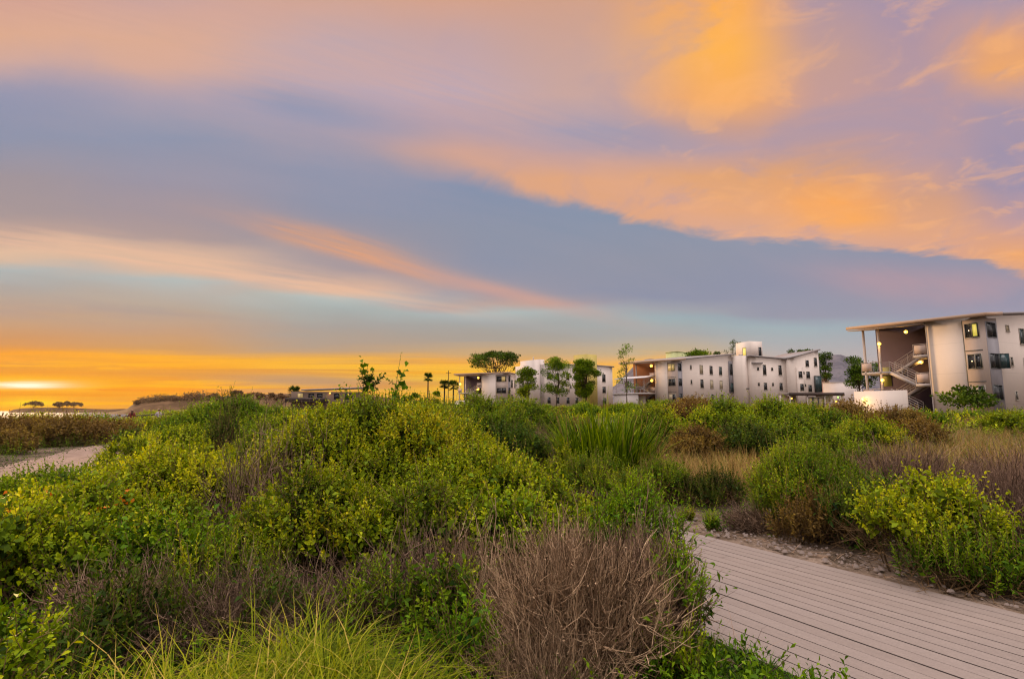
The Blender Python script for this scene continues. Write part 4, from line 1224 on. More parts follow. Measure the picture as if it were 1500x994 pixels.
def palm(px, Y, label, row, crown, seed, group='palm trees on the horizon'):
    rng = np.random.default_rng(seed); Hh = hpx(row, Y) - crown * .5
    o = empty('palm_tree', PP(px, Y, Hh)); tag(o, label, 'palm tree', None)
    t = np.linspace(0, 1, 8)[:, None]; pl = np.array([0, 0, -.4]) * (1 - t) + np.array([.2, 0, Hh]) * t + np.sin(t * 3) * np.array([.15, 0, 0])
    q = Q(); tubes(q, pl[None], np.linspace(.30, .19, 8)[None], 7, .5); q.build('trunk', M['bark'], o, True)
    q = Q(); n = 46; a = rng.uniform(0, 2 * PI, n); e_ = rng.uniform(-.7, 1.35, n)
    d = np.stack([np.cos(a) * np.cos(e_), np.sin(a) * np.cos(e_), np.sin(e_)], 1)
    st = d * crown * .28; top = np.array([.2, 0, Hh])
    tubes(q, np.stack([np.tile(top, (n, 1)), top + st], 1), np.full((n, 2), .03), 3, .2)
    for i in range(n):                                   # fan of pointed leaflets at the end of each stalk
        k = 13; f = np.linspace(-1.1, 1.1, k); aa, bb = perp(d[i][None]); 
        dl = unit(d[i] * np.cos(f)[:, None] + aa[0] * np.sin(f)[:, None] + rng.normal(0, .08, (k, 3)) - [0, 0, .15])
        leaves(q, np.tile(top + st[i], (k, 1)), dl, np.tile(bb[0], (k, 1)), np.full(k, crown * .34), np.full(k, crown * .055), np.clip(rng.normal(.35, .2, k), 0, 1))
    q.build('crown', M['leaf_dark'], o)
    return o


palm(626, 180, 'tall lone fan palm standing clear against the yellow sky', 543, 3.4, 41)
palm(650, 175, 'fan palm further left of the two beside the small lit block', 553, 3.4, 42)
palm(663, 170, 'fan palm closest to the small lit block', 554, 3.6, 43)
palm(430, 215, 'squat palm in front of the low timber house', 563, 5.0, 44)
palm(341, 420, 'tiny palm on the hazy headland', 572, 5.4, 45)
FT = [(347, 568, 11, 'leaning bare limbed tree on the headland left of the timber house'), (372, 572, 13, 'broad low tree crown on the headland nearest the timber house'),
      (392, 573, 14, 'wide tree crown directly left of the squat palm'), (412, 574, 10, 'round tree crown touching the left end of the timber house')]
for i, (px, row, w, lb) in enumerate(FT):
    tree(px, 400, lb, hpx(row, 400, 2), w, 5, 50 + i, n=12, leaf=.9, nl=900, shape='flat', tr=.35, mt='leaf_far')
for i, (px, row, w, lb) in enumerate(((50, 589, 26, 'wide flat tree clump on the distant sand spit'), (86, 589.5, 14, 'small tree on the distant spit, left of the tiny pair'), (99, 588, 9, 'small upright tree on the distant spit, right of the tiny pair'),
                                      (110, 590, 20, 'broad low tree at the right end of the distant spit'))):
    o = tree(px, 2300, lb, hpx(row, 2300, 4), w * 2.6, 5, 60 + i, n=16, leaf=4.2, nl=1100, shape='flat', tr=1.0, z=4, mt='leaf_far')
for i, (px, row, w) in enumerate(((208, 587, 16), (222, 585, 20), (236, 583, 22), (252, 582.5, 18), (270, 580, 20), (290, 580, 22), (312, 578, 18))):
    tree(px, 1480, None, hpx(row, 1480, 14), w * (2.6 + .9 * (i % 3)), 4, 70 + i, n=14, leaf=3.8, nl=1500, shape='dome', tr=1.2, z=14, mt='leaf_far')
    o = [x for x in COL.objects if x.type == 'EMPTY'][-1]
    tag(o, 'hazy wind pressed tree on the ridge of the far headland beyond the two walkers', 'tree', 'trees along the far headland')
# ordinary roadside trees between the far houses
for i, (px, row, Y, w, lb) in enumerate(((608, 571, 150, 4, 'dark low tree left of the lone fan palm'), (640, 570, 150, 3.5, 'small dark tree between the lone palm and the palm pair'), (592, 572, 160, 4, 'low bushy tree on the skyline left of the lone palm'))):
    tree(px, Y, lb, hpx(row - 3, Y), w, hpx(597, Y), 80 + i, n=10, leaf=.35, nl=1200, tr=.15, mt='leaf_green')
q = Q()
for px, row, Y, lb in ((656.5, 540, 190, 'thin utility mast above the palms'),):
    o = empty('utility_pole', PP(px, Y, 6)); tag(o, lb, 'pole')
    q = Q(); bar(q, (0, 0, -.5), (0, 0, hpx(row, Y)), .12); q.build('pole', M['bark'], o)
    q = Q(); bar(q, (-.9, 0, hpx(row, Y) - .8), (.9, 0, hpx(row, Y) - .8), .07); q.build('crossarm', M['bark'], o)

# ------------------------------------------------------------------ shrubs, one by one
G = lambda px, Y: PP(px, Y, .4)
# --- the big leafy mound in the middle
shrub(G(545, 7.6), 'largest leafy olive green shrub, the rounded top of the central mound', 3.9, 3.0, 1.80, 101, 'broad', 'leaf_olive', lobes=18)
shrub(G(690, 6.7), 'leafy shrub sloping down on the right shoulder of the central mound', 2.3, 1.9, 1.20, 102, 'broad', 'leaf_olive', lobes=11)
shrub(G(805, 6.1), 'low spreading olive shrub at the right tail of the central mound', 1.7, 1.4, .92, 103, 'broad', 'leaf_olive', lobes=9)
shrub(G(468, 5.5), 'leafy shrub bulging toward the viewer at the left front of the central mound', 1.75, 1.4, 1.06, 104, 'broad', 'leaf_olive', lobes=10)
shrub(G(618, 5.3), 'leafy shrub at the front of the central mound above the dead stalks', 1.6, 1.2, .98, 105, 'broad', 'leaf_olive', lobes=10, bare=.22)
shrub(G(735, 5.2), 'leafy shrub directly behind the tan dry bush', 1.4, 1.0, .88, 106, 'broad', 'leaf_olive', lobes=9, bare=.22)
shrub(G(535, 8.6), 'slender leafy shrub whose shoots stand against the sky, left of the pair', .9, .8, 2.14, 107, 'broad_mid', 'leaf_green', lobes=9, dens=1.7, bare=.3)
shrub(G(574, 8.7), 'slender leafy shrub whose shoots stand against the sky, right of the pair', .6, .5, 2.16, 108, 'broad_mid', 'leaf_green', lobes=8, dens=1.7, bare=.3)
# --- left foreground
shrub(G(262, 7.0), 'large bright leafy shrub left of the grey dead bush', 2.5, 2.1, 1.22, 111, 'broad', 'leaf_yellow', lobes=13)
shrub(G(135, 5.7), 'leafy shrub with a few orange leaves in the left middle ground', 2.1, 1.7, .93, 112, 'broad', 'leaf_olive', lobes=12)
_o = [x for x in COL.objects if x.get('label', '').startswith('leafy shrub with a few orange')][0]
rng = np.random.default_rng(90); q = Q(); n = 46; k = rng.integers(0, 8, n)
cc = np.stack([rng.uniform(-.8, .5, 8), rng.uniform(-.75, -.1, 8), rng.uniform(.62, .88, 8)], 1)[k] + rng.normal(0, .035, (n, 3))
leaves(q, cc, unit(rdir(rng, n) + [0, -.5, .8]), rdir(rng, n), np.full(n, .05), np.full(n, .032), rng.uniform(0, 1, n)); q.build('orange_leaves', M['leaf_orange'], _o)
shrub(G(30, 4.7), 'leafy shrub at the left edge behind the close leafy branches', 1.5, 1.4, .86, 113, 'broad', 'leaf_olive', lobes=9)
shrub(G(240, 4.9), 'low leafy shrub in front of the bright leafy one', 1.4, 1.1, .72, 114, 'broad', 'leaf_green', lobes=8)
shrub(G(75, 9.3), 'dark green low shrub in front of the sandy coast path', 2.4, 1.7, .74, 115, 'broad', 'leaf_green', lobes=9, dens=.7)
shrub(G(10, 8.2), 'dark green shrub at the left edge below the sandy path', 1.6, 1.5, .62, 116, 'broad', 'leaf_green', lobes=8, dens=.7)
shrub(G(200, 10.5), 'golden green shrub at the near end of the visible coast path', 2.2, 1.8, 1.15, 117, 'broad', 'leaf_yellow', lobes=9, dens=.7)
shrub(G(-15, 2.35), 'close up leafy branches at the bottom left corner', .70, .60, .80, 118, 'broad', 'leaf_olive', lobes=7, dens=1.1, size=.72)
shrub(G(205, 3.7), 'dark green needle leaved shrub low in the left foreground', .95, .8, .50, 119, 'spike', 'leaf_dark', lobes=7)
shrub(G(330, 4.5), 'dark green needle leaved shrub under the grey dead bush', 1.0, .8, .60, 120, 'spike', 'leaf_green', lobes=7)
shrub(G(90, 3.1), 'small dark shrub in the shadowy bottom left', .8, .7, .42, 121, 'spike', 'leaf_dark', lobes=6)
dry(G(375, 6.2), 'tall grey dead bush with bare twigs left of the central mound', 1.3, 1.1, 1.50, 122, 190, mt='twig_grey', fine=4, thick=1.5)
dry(G(452, 6.6), 'thin bare dead shrub standing among the leaves left of the mound top', .9, .8, 1.55, 123, 70, mt='twig_grey', fine=3, thick=1.6)
dry(G(470, 4.2), 'tangled brown dead brush below the central mound', 1.9, 1.2, .55, 124, 620, thick=1.3, mt='twig_grey', lean=(-.5, 0), droop=.7)
dry(G(330, 3.9), 'matted grey brown dead brush behind the yellow grass', 1.5, 1.1, .50, 125, 700, thick=1.4, mt='twig_grey', droop=.6)
dry(G(195, 4.3), 'grey tangle of dead twigs left of the matted brush', 1.4, .9, .48, 126, 480, thick=1.4, mt='twig_grey', droop=.5)
dry(G(610, 4.5), 'dark tangle of dead stalks under the middle of the mound', 1.3, .8, .62, 127, 300, thick=1.3, mt='twig_purple', lean=(.2, 0))
dry(G(690, 4.2), 'pale upright dead stalks just left of the tan dry bush', .8, .6, .78, 128, 170, thick=1.5, mt='twig_dry', fine=3)
shrub(G(565, 4.15), 'green needle leaved shrub rising out of the dead brush below the mound', .62, .5, .52, 161, 'spike', 'leaf_green', lobes=7)
shrub(G(405, 3.95), 'dark green needle leaved shrub in the brush above the yellow grass', .7, .5, .46, 162, 'spike', 'leaf_dark', lobes=7)
shrub(G(650, 4.0), 'fresh green leafy shoot cluster left of the tan dry bush', .5, .45, .60, 163, 'broad', 'leaf_green', lobes=6, size=.8)
# --- right foreground beside the boardwalk
dry(G(848, 3.75), 'large tan dry bush of fine upright twigs in the foreground', 1.22, 1.1, .79, 131, 1150, mt='twig_dry', fine=7, thick=1.4)
dry(G(945, 4.05), 'darker purple brown dry bush leaning over the boardwalk edge', .62, .7, .71, 132, 800, mt='twig_purple', fine=4, thick=1.3)
dry(G(800, 3.2), 'low dry stalks at the bottom edge in front of the tan bush', .95, .6, .42, 133, 330, mt='twig_dry', fine=4)
shrub(G(925, 5.3), 'fresh green shrub behind the tan dry bush near the boardwalk', 1.1, .95, .99, 134, 'spike', 'leaf_bright', lobes=10)
shrub(G(988, 3.95), 'green needle leaved shrub squeezed between the dry bush and the boardwalk', .42, .55, .69, 135, 'spike', 'leaf_bright', lobes=9, dens=1.5)
shrub(G(690, 3.55), 'small fresh green shrub between the yellow grass and the tan dry bush', .45, .45, .42, 136, 'spike', 'leaf_bright', lobes=5)
shrub(G(985, 3.45), 'low green herb at the foot of the dry bush by the boardwalk', .34, .36, .26, 137, 'spike', 'leaf_green', lobes=5)
# --- right of the boardwalk
shrub(G(1178, 7.75), 'dense dark green shrub of upright spikes right of the boardwalk', 1.75, 1.7, 1.12, 141, 'spike', 'leaf_green', lobes=13, dens=1.15, twigs=.4)
shrub(G(1192, 6.9), 'brownish lower skirt shrub at the foot of the dark spiky shrub', 1.35, .8, .60, 142, 'spike', 'leaf_rust', lobes=8)
shrub(G(1272, 6.65), 'rusty dark green shrub between the spiky and the yellow green shrubs', 1.25, 1.0, .84, 143, 'spike', 'leaf_dark', lobes=9)
shrub(G(1366, 5.72), 'yellow green leafy shrub right of the boardwalk', 1.55, 1.15, 1.0, 144, 'broad', 'leaf_yellow', lobes=11, size=1.05)
shrub(G(1398, 5.10), 'low green shrub at the foot of the yellow green one', 1.25, .62, .52, 145, 'spike', 'leaf_green', lobes=9)
shrub(G(1482, 4.95), 'dark green shrub at the right edge beside the boardwalk', .95, .7, .50, 146, 'spike', 'leaf_green', lobes=8)
dry(G(1330, 9.2), 'wide purple grey dry bush behind the yellow green shrub', 2.4, 1.8, 1.02, 147, 1000, thick=1.7, mt='twig_purple')
dry(G(1475, 6.6), 'brown dry bush at the right edge behind the yellow green shrub', 1.1, 1.0, .92, 148, 700, thick=1.5, mt='twig_purple')
dry(G(1485, 8.8), 'purple grey dry bush further back at the right edge', 2.0, 1.5, 1.0, 149, 800, thick=1.7, mt='twig_purple')
dry(G(1118, 7.55), 'heap of fallen grey sticks on the sand beside the boardwalk', .95, .7, .34, 150, 420, mt='twig_grey', lean=(-.8, 0), droop=.7, thick=1.5, name='stick_heap', cat='sticks')
shrub(G(1040, 9.4), 'low dark green shrub left of the stick heap at the boardwalk bend', 1.25, 1.0, .60, 151, 'spike', 'leaf_dark', lobes=8)
shrub(G(968, 9.8), 'dark green shrub where the boardwalk disappears', 1.1, 1.0, .72, 152, 'spike', 'leaf_green', lobes=8)
shrub(G(1041, 7.55), 'tiny bright green weed on the sand beside the boardwalk', .20, .18, .20, 153, 'spike', 'leaf_bright', lobes=4, name='weed', cat='weed', size=.8)
shrub(G(1003, 8.25), 'flat yellowish weed on the sand at the boardwalk bend', .30, .22, .10, 154, 'spike', 'leaf_yellow', lobes=4, name='weed', cat='weed', size=.7)
shrub(G(880, 9.6), 'green shrub below the tall reeds', 1.9, 1.5, .88, 155, 'spike', 'leaf_green', lobes=9, dens=.8)
shrub(G(825, 10.2), 'yellow green shrub at the left foot of the tall reeds', 1.2, 1.1, 1.0, 156, 'broad', 'leaf_yellow', lobes=7, dens=.7)
dry(G(785, 14.5), 'reddish dry bush beside the glimpse of sandy path', 1.0, .9, 1.15, 157, 700, mt='twig_dry', thick=1.6)
# --- middle distance, left to right
MID = [
    (348, 15.5, 4.7, 3.6, 1.96, 'leaf_green', 'broad_mid', 'high green shrub mass left of the central mound, topped by sky'),
    (258, 13.2, 2.6, 2.2, 1.22, 'leaf_olive', 'broad_mid', 'golden olive shrub in front of the high green mass'),
    (420, 12.0, 3.2, 2.4, 1.62, 'leaf_olive', 'broad_mid', 'olive shrub filling the gap between the high mass and the mound'),
    (455, 9.8, 2.4, 2.0, 1.55, 'leaf_olive', 'broad_mid', 'olive shrub hugging the left side of the mound top'),
    (325, 12.2, .8, .8, 2.02, 'leaf_dark', 'spike_mid', 'dark tuft poking above the high green mass'),
    (620, 13.0, 3.4, 2.6, 1.92, 'leaf_olive', 'broad_mid', 'olive shrub peeking over the right of the mound top'),
    (700, 15.0, 4.0, 3.0, 2.02, 'leaf_green', 'broad_mid', 'rounded green shrub below the small lit block'),
    (765, 16.5, 3.4, 2.6, 1.98, 'leaf_green', 'broad_mid', 'green shrub under the short dark tree'),
    (735, 13.6, 2.6, 2.0, 1.25, 'leaf_dark', 'broad_mid', 'dark hollow shrub behind the glimpse of sandy path'),
    (815, 19.5, 3.2, 2.4, 1.55, 'leaf_rust', 'broad_mid', 'brownish shrub between the green one and the tall reeds'),
    (955, 19.0, 3.0, 2.2, 1.72, 'leaf_olive', 'broad_mid', 'olive shrub right behind the tall reeds'),
    (1005, 22.0, 3.2, 2.4, 1.85, 'leaf_rust', 'broad_mid', 'russet shrub beneath the bay windows of the long block'),
    (1060, 18.0, 3.6, 2.6, 1.98, 'leaf_olive', 'broad_mid', 'bright olive shrub under the middle of the long block'),
    (1130, 18.5, 3.6, 2.8, 2.02, 'leaf_olive', 'broad_mid', 'bright olive shrub below the white apartment wing'),
    (1095, 15.5, 2.4, 1.8, 1.30, 'leaf_dark', 'broad_mid', 'dark green shrub tucked below the bright olive pair'),
    (1165, 15.5, 2.4, 1.8, 1.22, 'leaf_green', 'broad_mid', 'green shrub right of the dark tucked one'),
    (1020, 15.5, 2.0, 1.6, 1.15, 'leaf_rust', 'broad_mid', 'russet shrub bordering the tan grass'),
    (1195, 26.0, 3.6, 2.6, 1.80, 'leaf_green', 'broad_mid', 'green shrub beneath the covered walkway'),
    (1245, 27.0, 4.0, 3.0, 1.95, 'leaf_rust', 'broad_mid', 'orange brown shrub in front of the screen wall'),
    (1310, 29.0, 4.0, 3.0, 1.62, 'leaf_rust', 'broad_mid', 'orange brown shrub below the zigzag staircase'),
    (1270, 20.0, 3.2, 2.2, 1.25, 'leaf_olive', 'broad_mid', 'olive shrub in the dry field between the bushes'),
    (1335, 21.5, 3.0, 2.2, 1.20, 'leaf_rust', 'broad_mid', 'dull russet shrub amid the dry field'),
    (1225, 15.0, 2.2, 1.6, .95, 'leaf_olive', 'broad_mid', 'low olive shrub behind the dark spiky shrub'),
    (1345, 34.0, 3.6, 2.6, 1.35, 'leaf_green', 'broad_mid', 'green shrub right of the stair foot'),
    (1425, 42.0, 5.0, 2.6, 1.25, 'leaf_green', 'broad_mid', 'green hedge like shrub under the small pine'),
    (1500, 41.0, 4.0, 2.6, 1.20, 'leaf_green', 'broad_mid', 'green shrub against the wall at the right edge'),
    (1390, 39.0, 2.6, 2.0, .95, 'leaf_dark', 'broad_mid', 'dark shrub at the base of the warm end wall'),
    (20, 25.0, 6.0, 3.2, 1.28, 'leaf_rust', 'broad_mid', 'reddish scrub at the left edge beyond the coast path'),
    (95, 24.5, 4.6, 3.0, 1.25, 'leaf_rust', 'broad_mid', 'reddish brown scrub along the far side of the coast path'),
    (158, 27.0, 4.2, 3.0, 1.02, 'leaf_rust', 'broad_mid', 'brown scrub where the coast path bends out of sight'),
    (5, 20.5, 2.6, 1.6, .85, 'leaf_rust', 'broad_mid', 'low brown scrub touching the left edge of the coast path'),
    (208, 19.0, 2.4, 2.0, .88, 'leaf_dark', 'broad_mid', 'dark bush closing off the coast path'),
    (60, 31.0, 5.0, 3.0, 1.30, 'leaf_olive', 'broad_mid', 'olive scrub on the skyline at the far left'),
    (130, 33.0, 5.0, 3.0, 1.24, 'leaf_olive', 'broad_mid', 'olive scrub on the skyline left of the walkers'),
    (185, 36.0, 3.6, 3.0, .84, 'leaf_olive', 'broad_mid', 'olive scrub hiding the legs of the walkers'),
    (240, 33.0, 3.2, 2.4, 1.12, 'leaf_olive', 'broad_mid', 'small olive scrub just in front of the grey topped walker'),
    (292, 24.0, 3.4, 3.0, 1.66, 'leaf_olive', 'broad_mid', 'olive scrub right of the wooden railing'),
]
for i, (px, Y, wx, wy, h, mt, kd, lb) in enumerate(MID):
    p = G(px, Y)
    hh = max(h - p[2] * .75, .5)
    shrub(p, lb, wx, wy, hh, 200 + i, kd, mt, lobes=int(8 + wx * 1.6), size=max(.75, min(1.6, Y / 17)))

# the tall bright reeds
rng = np.random.default_rng(300)
n = 900; a = rng.uniform(0, 2 * PI, n); rr = np.sqrt(rng.uniform(0, 1, n))
base = np.stack([np.cos(a) * rr * .98, np.sin(a) * rr * .7, np.zeros(n)], 1)
rd = empty('reed_clump', G(888, 12.6)); tag(rd, 'tall clump of green strap leaved reeds in the middle distance', 'reeds')
q = Q(); D = unit(np.stack([np.cos(a) * rr * .22 + rng.normal(0, .10, n), np.sin(a) * rr * .22 + rng.normal(0, .12, n), np.ones(n)], 1))
blades(q, base, D, rng.uniform(1.1, 2.35, n) * (1 - .22 * rr), rng.uniform(.035, .07, n), rng.uniform(.06, .45, n), np.clip(rng.normal(.40, .20, n), 0, 1), 6)
q.build('leaves', M['leaf_green'], rd)
q = Q(); m = 22; i = rng.integers(0, n, m)
tubes(q, np.stack([base[i], base[i] + D[i] * .8, base[i] + D[i] * 1.5], 1), np.tile([[.012, .009, .005]], (m, 1)), 4, .8); q.build('stalks', M['grass_tan'], rd)

# --- far scrub: copies of a few bushes, smaller than their own parts in the picture
protos = []
for i, mt in enumerate(('leaf_olive', 'leaf_green', 'leaf_rust', 'leaf_dark')):
    protos.append(shrub_meshes(400 + i, 3.4, 2.8, 1.25, 'far', mt, 12, 1.6, .5))
FARL = {0: 'olive shrub lost in the far scrub before the apartments', 1: 'green shrub lost in the far scrub before the apartments',
        2: 'russet shrub lost in the far scrub before the apartments', 3: 'dark shrub lost in the far scrub before the apartments'}
rng = np.random.default_rng(17)
cnt = 0
spots = []
while cnt < 120:
    Y = rng.uniform(24, 92); px = rng.uniform(275, 1540)
    x, y, z = G(px, Y)
    if x < coast(Y) + 4: continue
    if px > 1225 and Y > 40: continue
    if px > 1180 and rng.uniform() < .55: continue
    k = int(rng.choice(4, p=[.42, .30, .18, .10]))
    s = rng.uniform(.75, 1.25)
    o = empty('shrub', (x, y, z), rng.uniform(0, 6)); o.scale = (s, s, s * rng.uniform(.7, 1.05))
    tag(o, FARL[k], 'shrub', ['olive', 'green', 'russet', 'dark'][k] + ' shrubs in the far scrub')
    link('foliage', protos[k][0], o); link('stems', protos[k][1], o); cnt += 1

# ------------------------------------------------------------------ grasses and ground cover nobody could count
def scatter(rng, n, x0, x1, y0, y1, keep):
    p = np.stack([rng.uniform(x0, x1, n), rng.uniform(y0, y1, n)], 1)
    p = p[keep(p[:, 0], p[:, 1]) & ~on_walk(p[:, 0], p[:, 1], .12)]
    return np.column_stack([p, tz(p[:, 0], p[:, 1])])


def pxof(x, y): return 750 + F * x / (y * .99)


rng = np.random.default_rng(71)
pts = []
while len(pts) < 8200:                                   # tufts
    c = np.array([rng.uniform(-2.15, -.42), rng.uniform(2.1, 3.6)])
    if c[1] > 3.6 - .75 * abs(c[0] + 1.1) or rng.uniform() > 1.25 - .9 * abs(c[0] + 1.2): continue
    k = rng.integers(5, 22); pts.extend(np.column_stack([c + rng.normal(0, .035, (k, 2)), np.zeros(k)]))
pts = np.array(pts)
grass_patch('grass', pts, 'thick yellow green grass along the bottom edge, left of the tan dry bush', 'grass', 'grass_yellow', (.14, .74), (.006, .013), 72, 'stuff', None, (.15, 2.0), .85)
pts = []
while len(pts) < 5200:
    s_ = rng.uniform(1.6, 3.9); o_ = B0 - rng.uniform(.04, .62); c = BN * o_ + BD * s_
    if o_ > B0 - .02 and rng.uniform() < .6: continue
    k = rng.integers(6, 18); pts.extend(np.column_stack([c + rng.normal(0, .03, (k, 2)), np.zeros(k)]))
grass_patch('grass', np.array(pts), 'dark green grass fringe along the near left edge of the boardwalk', 'grass', 'grass_green', (.06, .17), (.006, .010), 73, 'stuff', None, (.2, .9), .7)
# tan dry grass of the field on the right
keep = lambda x, y: ((pxof(x, y) > 940) & (pxof(x, y) < 1115) & (y > 9.6) & (y < 15)) | ((x * BN[0] + y * BN[1] > 8.3) & (y > 7.6) & (pxof(x, y) > 1180)) | ((pxof(x, y) > 940) & (y > 13))
pts = scatter(rng, 150000, 2, 44, 7, 42, keep)
d = np.hypot(pts[:, 0], pts[:, 1]); pts = pts[rng.uniform(0, 1, len(pts)) < np.clip((14 / d) ** 1.2, .12, 1)]
grass_patch('dry_grass', pts, 'tan dry grass covering the field right of the boardwalk', 'dry grass', 'grass_tan', (.35, .95), (.010, .024), 74, 'stuff', None, (.1, .8), .5)
rng = np.random.default_rng(81)
pts = scatter(rng, 9000, 1.9, 5.6, 9.9, 13.2, lambda x, y: (pxof(x, y) > 950) & (pxof(x, y) < 1120) & (rng.uniform(0, 1, len(x)) < .35 + .65 * np.sin(x * 3.1) * np.sin(y * 2.3)))
grass_patch('dry_grass', pts, 'tall golden grass standing behind the boardwalk bend', 'dry grass', 'grass_tan', (.5, 1.08), (.008, .018), 82, 'stuff', None, (.1, .7), .45)
s_ = rng.uniform(2.3, 3.5, 46); o_ = B0 - rng.uniform(.02, .3, 46); c = BN[None] * o_[:, None] + BD[None] * s_[:, None]
grass_patch('dry_grass', np.column_stack([c, np.zeros(46)]), 'thin brown seed stems leaning over the near boardwalk edge', 'dry grass', 'twig_purple', (.25, .48), (.003, .005), 83, 'stuff', None, (.3, .9), .9)
# low undergrowth between the shrubs
rng = np.random.default_rng(77)
n = 9000
y = 2.0 + 40 * rng.uniform(0, 1, n) ** 1.6; px = rng.uniform(-150, 1650, n); x = (px - 750) / F * y
wx, wy = BN @ np.stack([x, y]), BD @ np.stack([x, y])
cp_d = np.min(np.hypot(x[:, None] - np.array([-6.0, -8.3, -9.5, -10.6, -11.8, -12.9, -13.9, -15.0, -17, -19])[None], y[:, None] - np.array([6.5, 10, 11.8, 13.5, 15.8, 18, 20.5, 23, 27, 32])[None]), 1)
ok = ~((wx > B0 - .15) & (wx < 6.55) & (wy < 10.2)) & (cp_d > 2.0) & (np.hypot(x - .3, y - 16) > 1.4) & (x > coast(y) + 3)
x, y = x[ok], y[ok]; n = len(x)
O = np.stack([x, y, tz(x, y) + .02], 1); D = unit(rng.normal(0, .5, (n, 3)) + [0, 0, 1.2])
sz = np.clip(np.hypot(x, y) / 9, .8, 2.6)
q = Q()
for b in range(6):
    m_ = np.arange(b, n, 6)
    s_ = float(sz[m_].mean())
    for rep in range(3):
        o_ = O[m_] + rng.normal(0, .10, (len(m_), 3)) * [1, 1, .3] * sz[m_][:, None]
        sprigs(q, None, rng, o_, unit(D[m_] + rng.normal(0, .35, (len(m_), 3))), .22 * sz[m_] * rng.uniform(.6, 1.3, len(m_)), 9, .045 * 1.4, .020 * 1.4, (70, 30), np.clip(rng.normal(.3, .15, len(m_)), 0, 1))
tag(q.build('undergrowth', M['leaf_green']), 'low green undergrowth filling the ground between the shrubs', 'ground cover', None, 'stuff')
q = Q(); n2 = 14000
y = 2.0 + 16 * rng.uniform(0, 1, n2) ** 1.5; px = rng.uniform(-120, 1620, n2); x = (px - 750) / F * y
ok = ~on_walk(x, y, .03); x, y = x[ok], y[ok]; n2 = len(x)
O = np.stack([x, y, tz(x, y) + .012], 1); D = unit(rng.normal(0, 1, (n2, 3)) * [1, 1, .22] + [0, 0, .1]); L = rng.uniform(.06, .30, n2)
pl = O[:, None] + D[:, None] * (L[:, None] * np.linspace(0, 1, 4)[None])[..., None] + np.cumsum(rng.normal(0, .012, (n2, 4, 3)), 1); pl[..., 2] = np.maximum(pl[..., 2], tz(pl[..., 0], pl[..., 1]) + .006)
ok = ~on_walk(pl[..., 0], pl[..., 1], .01).any(1); pl = pl[ok]; n2 = len(pl)
tubes(q, pl, np.tile(np.linspace(.004, .002, 4)[None], (n2, 1)), 3, rng.uniform(0, 1, n2))
tag(q.build('twig_litter', M['twig_grey']), 'dead twigs and litter strewn on the ground beneath the shrubs', 'litter', None, 'stuff')
# pebbles on the sandy verge
q = Q(); n3 = 900
o_ = rng.uniform(5.78, 6.45, n3); s_ = rng.uniform(-1, 9.5, n3); c = BN[None] * o_[:, None] + BD[None] * s_[:, None]; r_ = rng.uniform(.006, .022, n3) * rng.choice([1, 1, 1, 1.6], n3)
oct_ = np.array([[1, 0, 0], [.6, .8, .1], [-.5, .7, 0], [-1, -.1, .1], [-.3, -.9, 0], [.6, -.7, 0]]); 
v = np.concatenate([oct_[None] * r_[:, None, None], oct_[None] * (r_ * .55)[:, None, None] + np.array([0, 0, 1]) * (r_ * .7)[:, None, None]], 1)
rot = rng.uniform(0, 6.28, n3); cr, sr = np.cos(rot)[:, None], np.sin(rot)[:, None]
v = np.stack([v[..., 0] * cr - v[..., 1] * sr, v[..., 0] * sr + v[..., 1] * cr, v[..., 2]], -1) + np.column_stack([c, tz(c[:, 0], c[:, 1]) + .028])[:, None]
i = np.arange(n3)[:, None, None] * 12; k = np.arange(6)[None, :, None]; f = np.concatenate([i + k, i + (k + 1) % 6, i + 6 + (k + 1) % 6, i + 6 + k], -1).reshape(-1, 4)
q.add(v.reshape(-1, 3), f); f2 = (i[:, 0] + np.array([[6, 7, 8, 9]])); q.f.append(f2); q.f.append(i[:, 0] + np.array([[6, 9, 10, 11]]))
M['pebble'] = plainmat('pebble', (.19, .15, .13), .9, .1, mottle=.3, scale=8)
tag(q.build('pebbles', M['pebble']), 'small pale pebbles scattered on the sand beside the boardwalk', 'pebbles', None, 'stuff')
# far scrub carpet up to the buildings
rng = np.random.default_rng(79); n = 16000
y = rng.uniform(30, 130, n); px = rng.uniform(60, 1620, n); x = (px - 750) / F * y
ok = (x > coast(y) + 1) & ~((px > 1235) & (y > 47)) & (px < 1660); x, y, px = x[ok], y[ok], px[ok]
ok = ~((px > 880) & (y > 96)) & ~((px > 650) & (y > 118)) & ~((px > 1140) & (y > 70)); x, y = x[ok], y[ok]; n = len(x)
O = np.stack([x, y, tz(x, y)], 1)
q = Q(); sprigs(q, None, rng, O, unit(rng.normal(0, .45, (n, 3)) + [0, 0, 1]), rng.uniform(.3, .75, n), 9, .26, .16, (75, 35), np.clip(rng.normal(.45, .2, n), 0, 1))
tag(q.build('scrub', M['leaf_olive']), 'low coastal scrub carpeting the land out to the apartments', 'scrub', None, 'stuff')

# ------------------------------------------------------------------ wooden railing and two walkers on the bluff
rl = empty('railing', PP(207, 43.5, 1.0)); tag(rl, 'low dark wooden railing at the bluff edge between the two walkers', 'railing')
q = Q(); bar(q, (-1.2, -.1, 1.12), (2.2, .35, 1.30), .045); q.build('rail', M['dark_wood'], rl)
for t_ in (0.06, .36, .66, .95):
    q = Q(); bar(q, (-1.2 + 3.4 * t_, -.1 + .45 * t_, -.4), (-1.2 + 3.4 * t_, -.1 + .45 * t_, 1.12 + .18 * t_), .05); q.build('post', M['dark_wood'], rl)


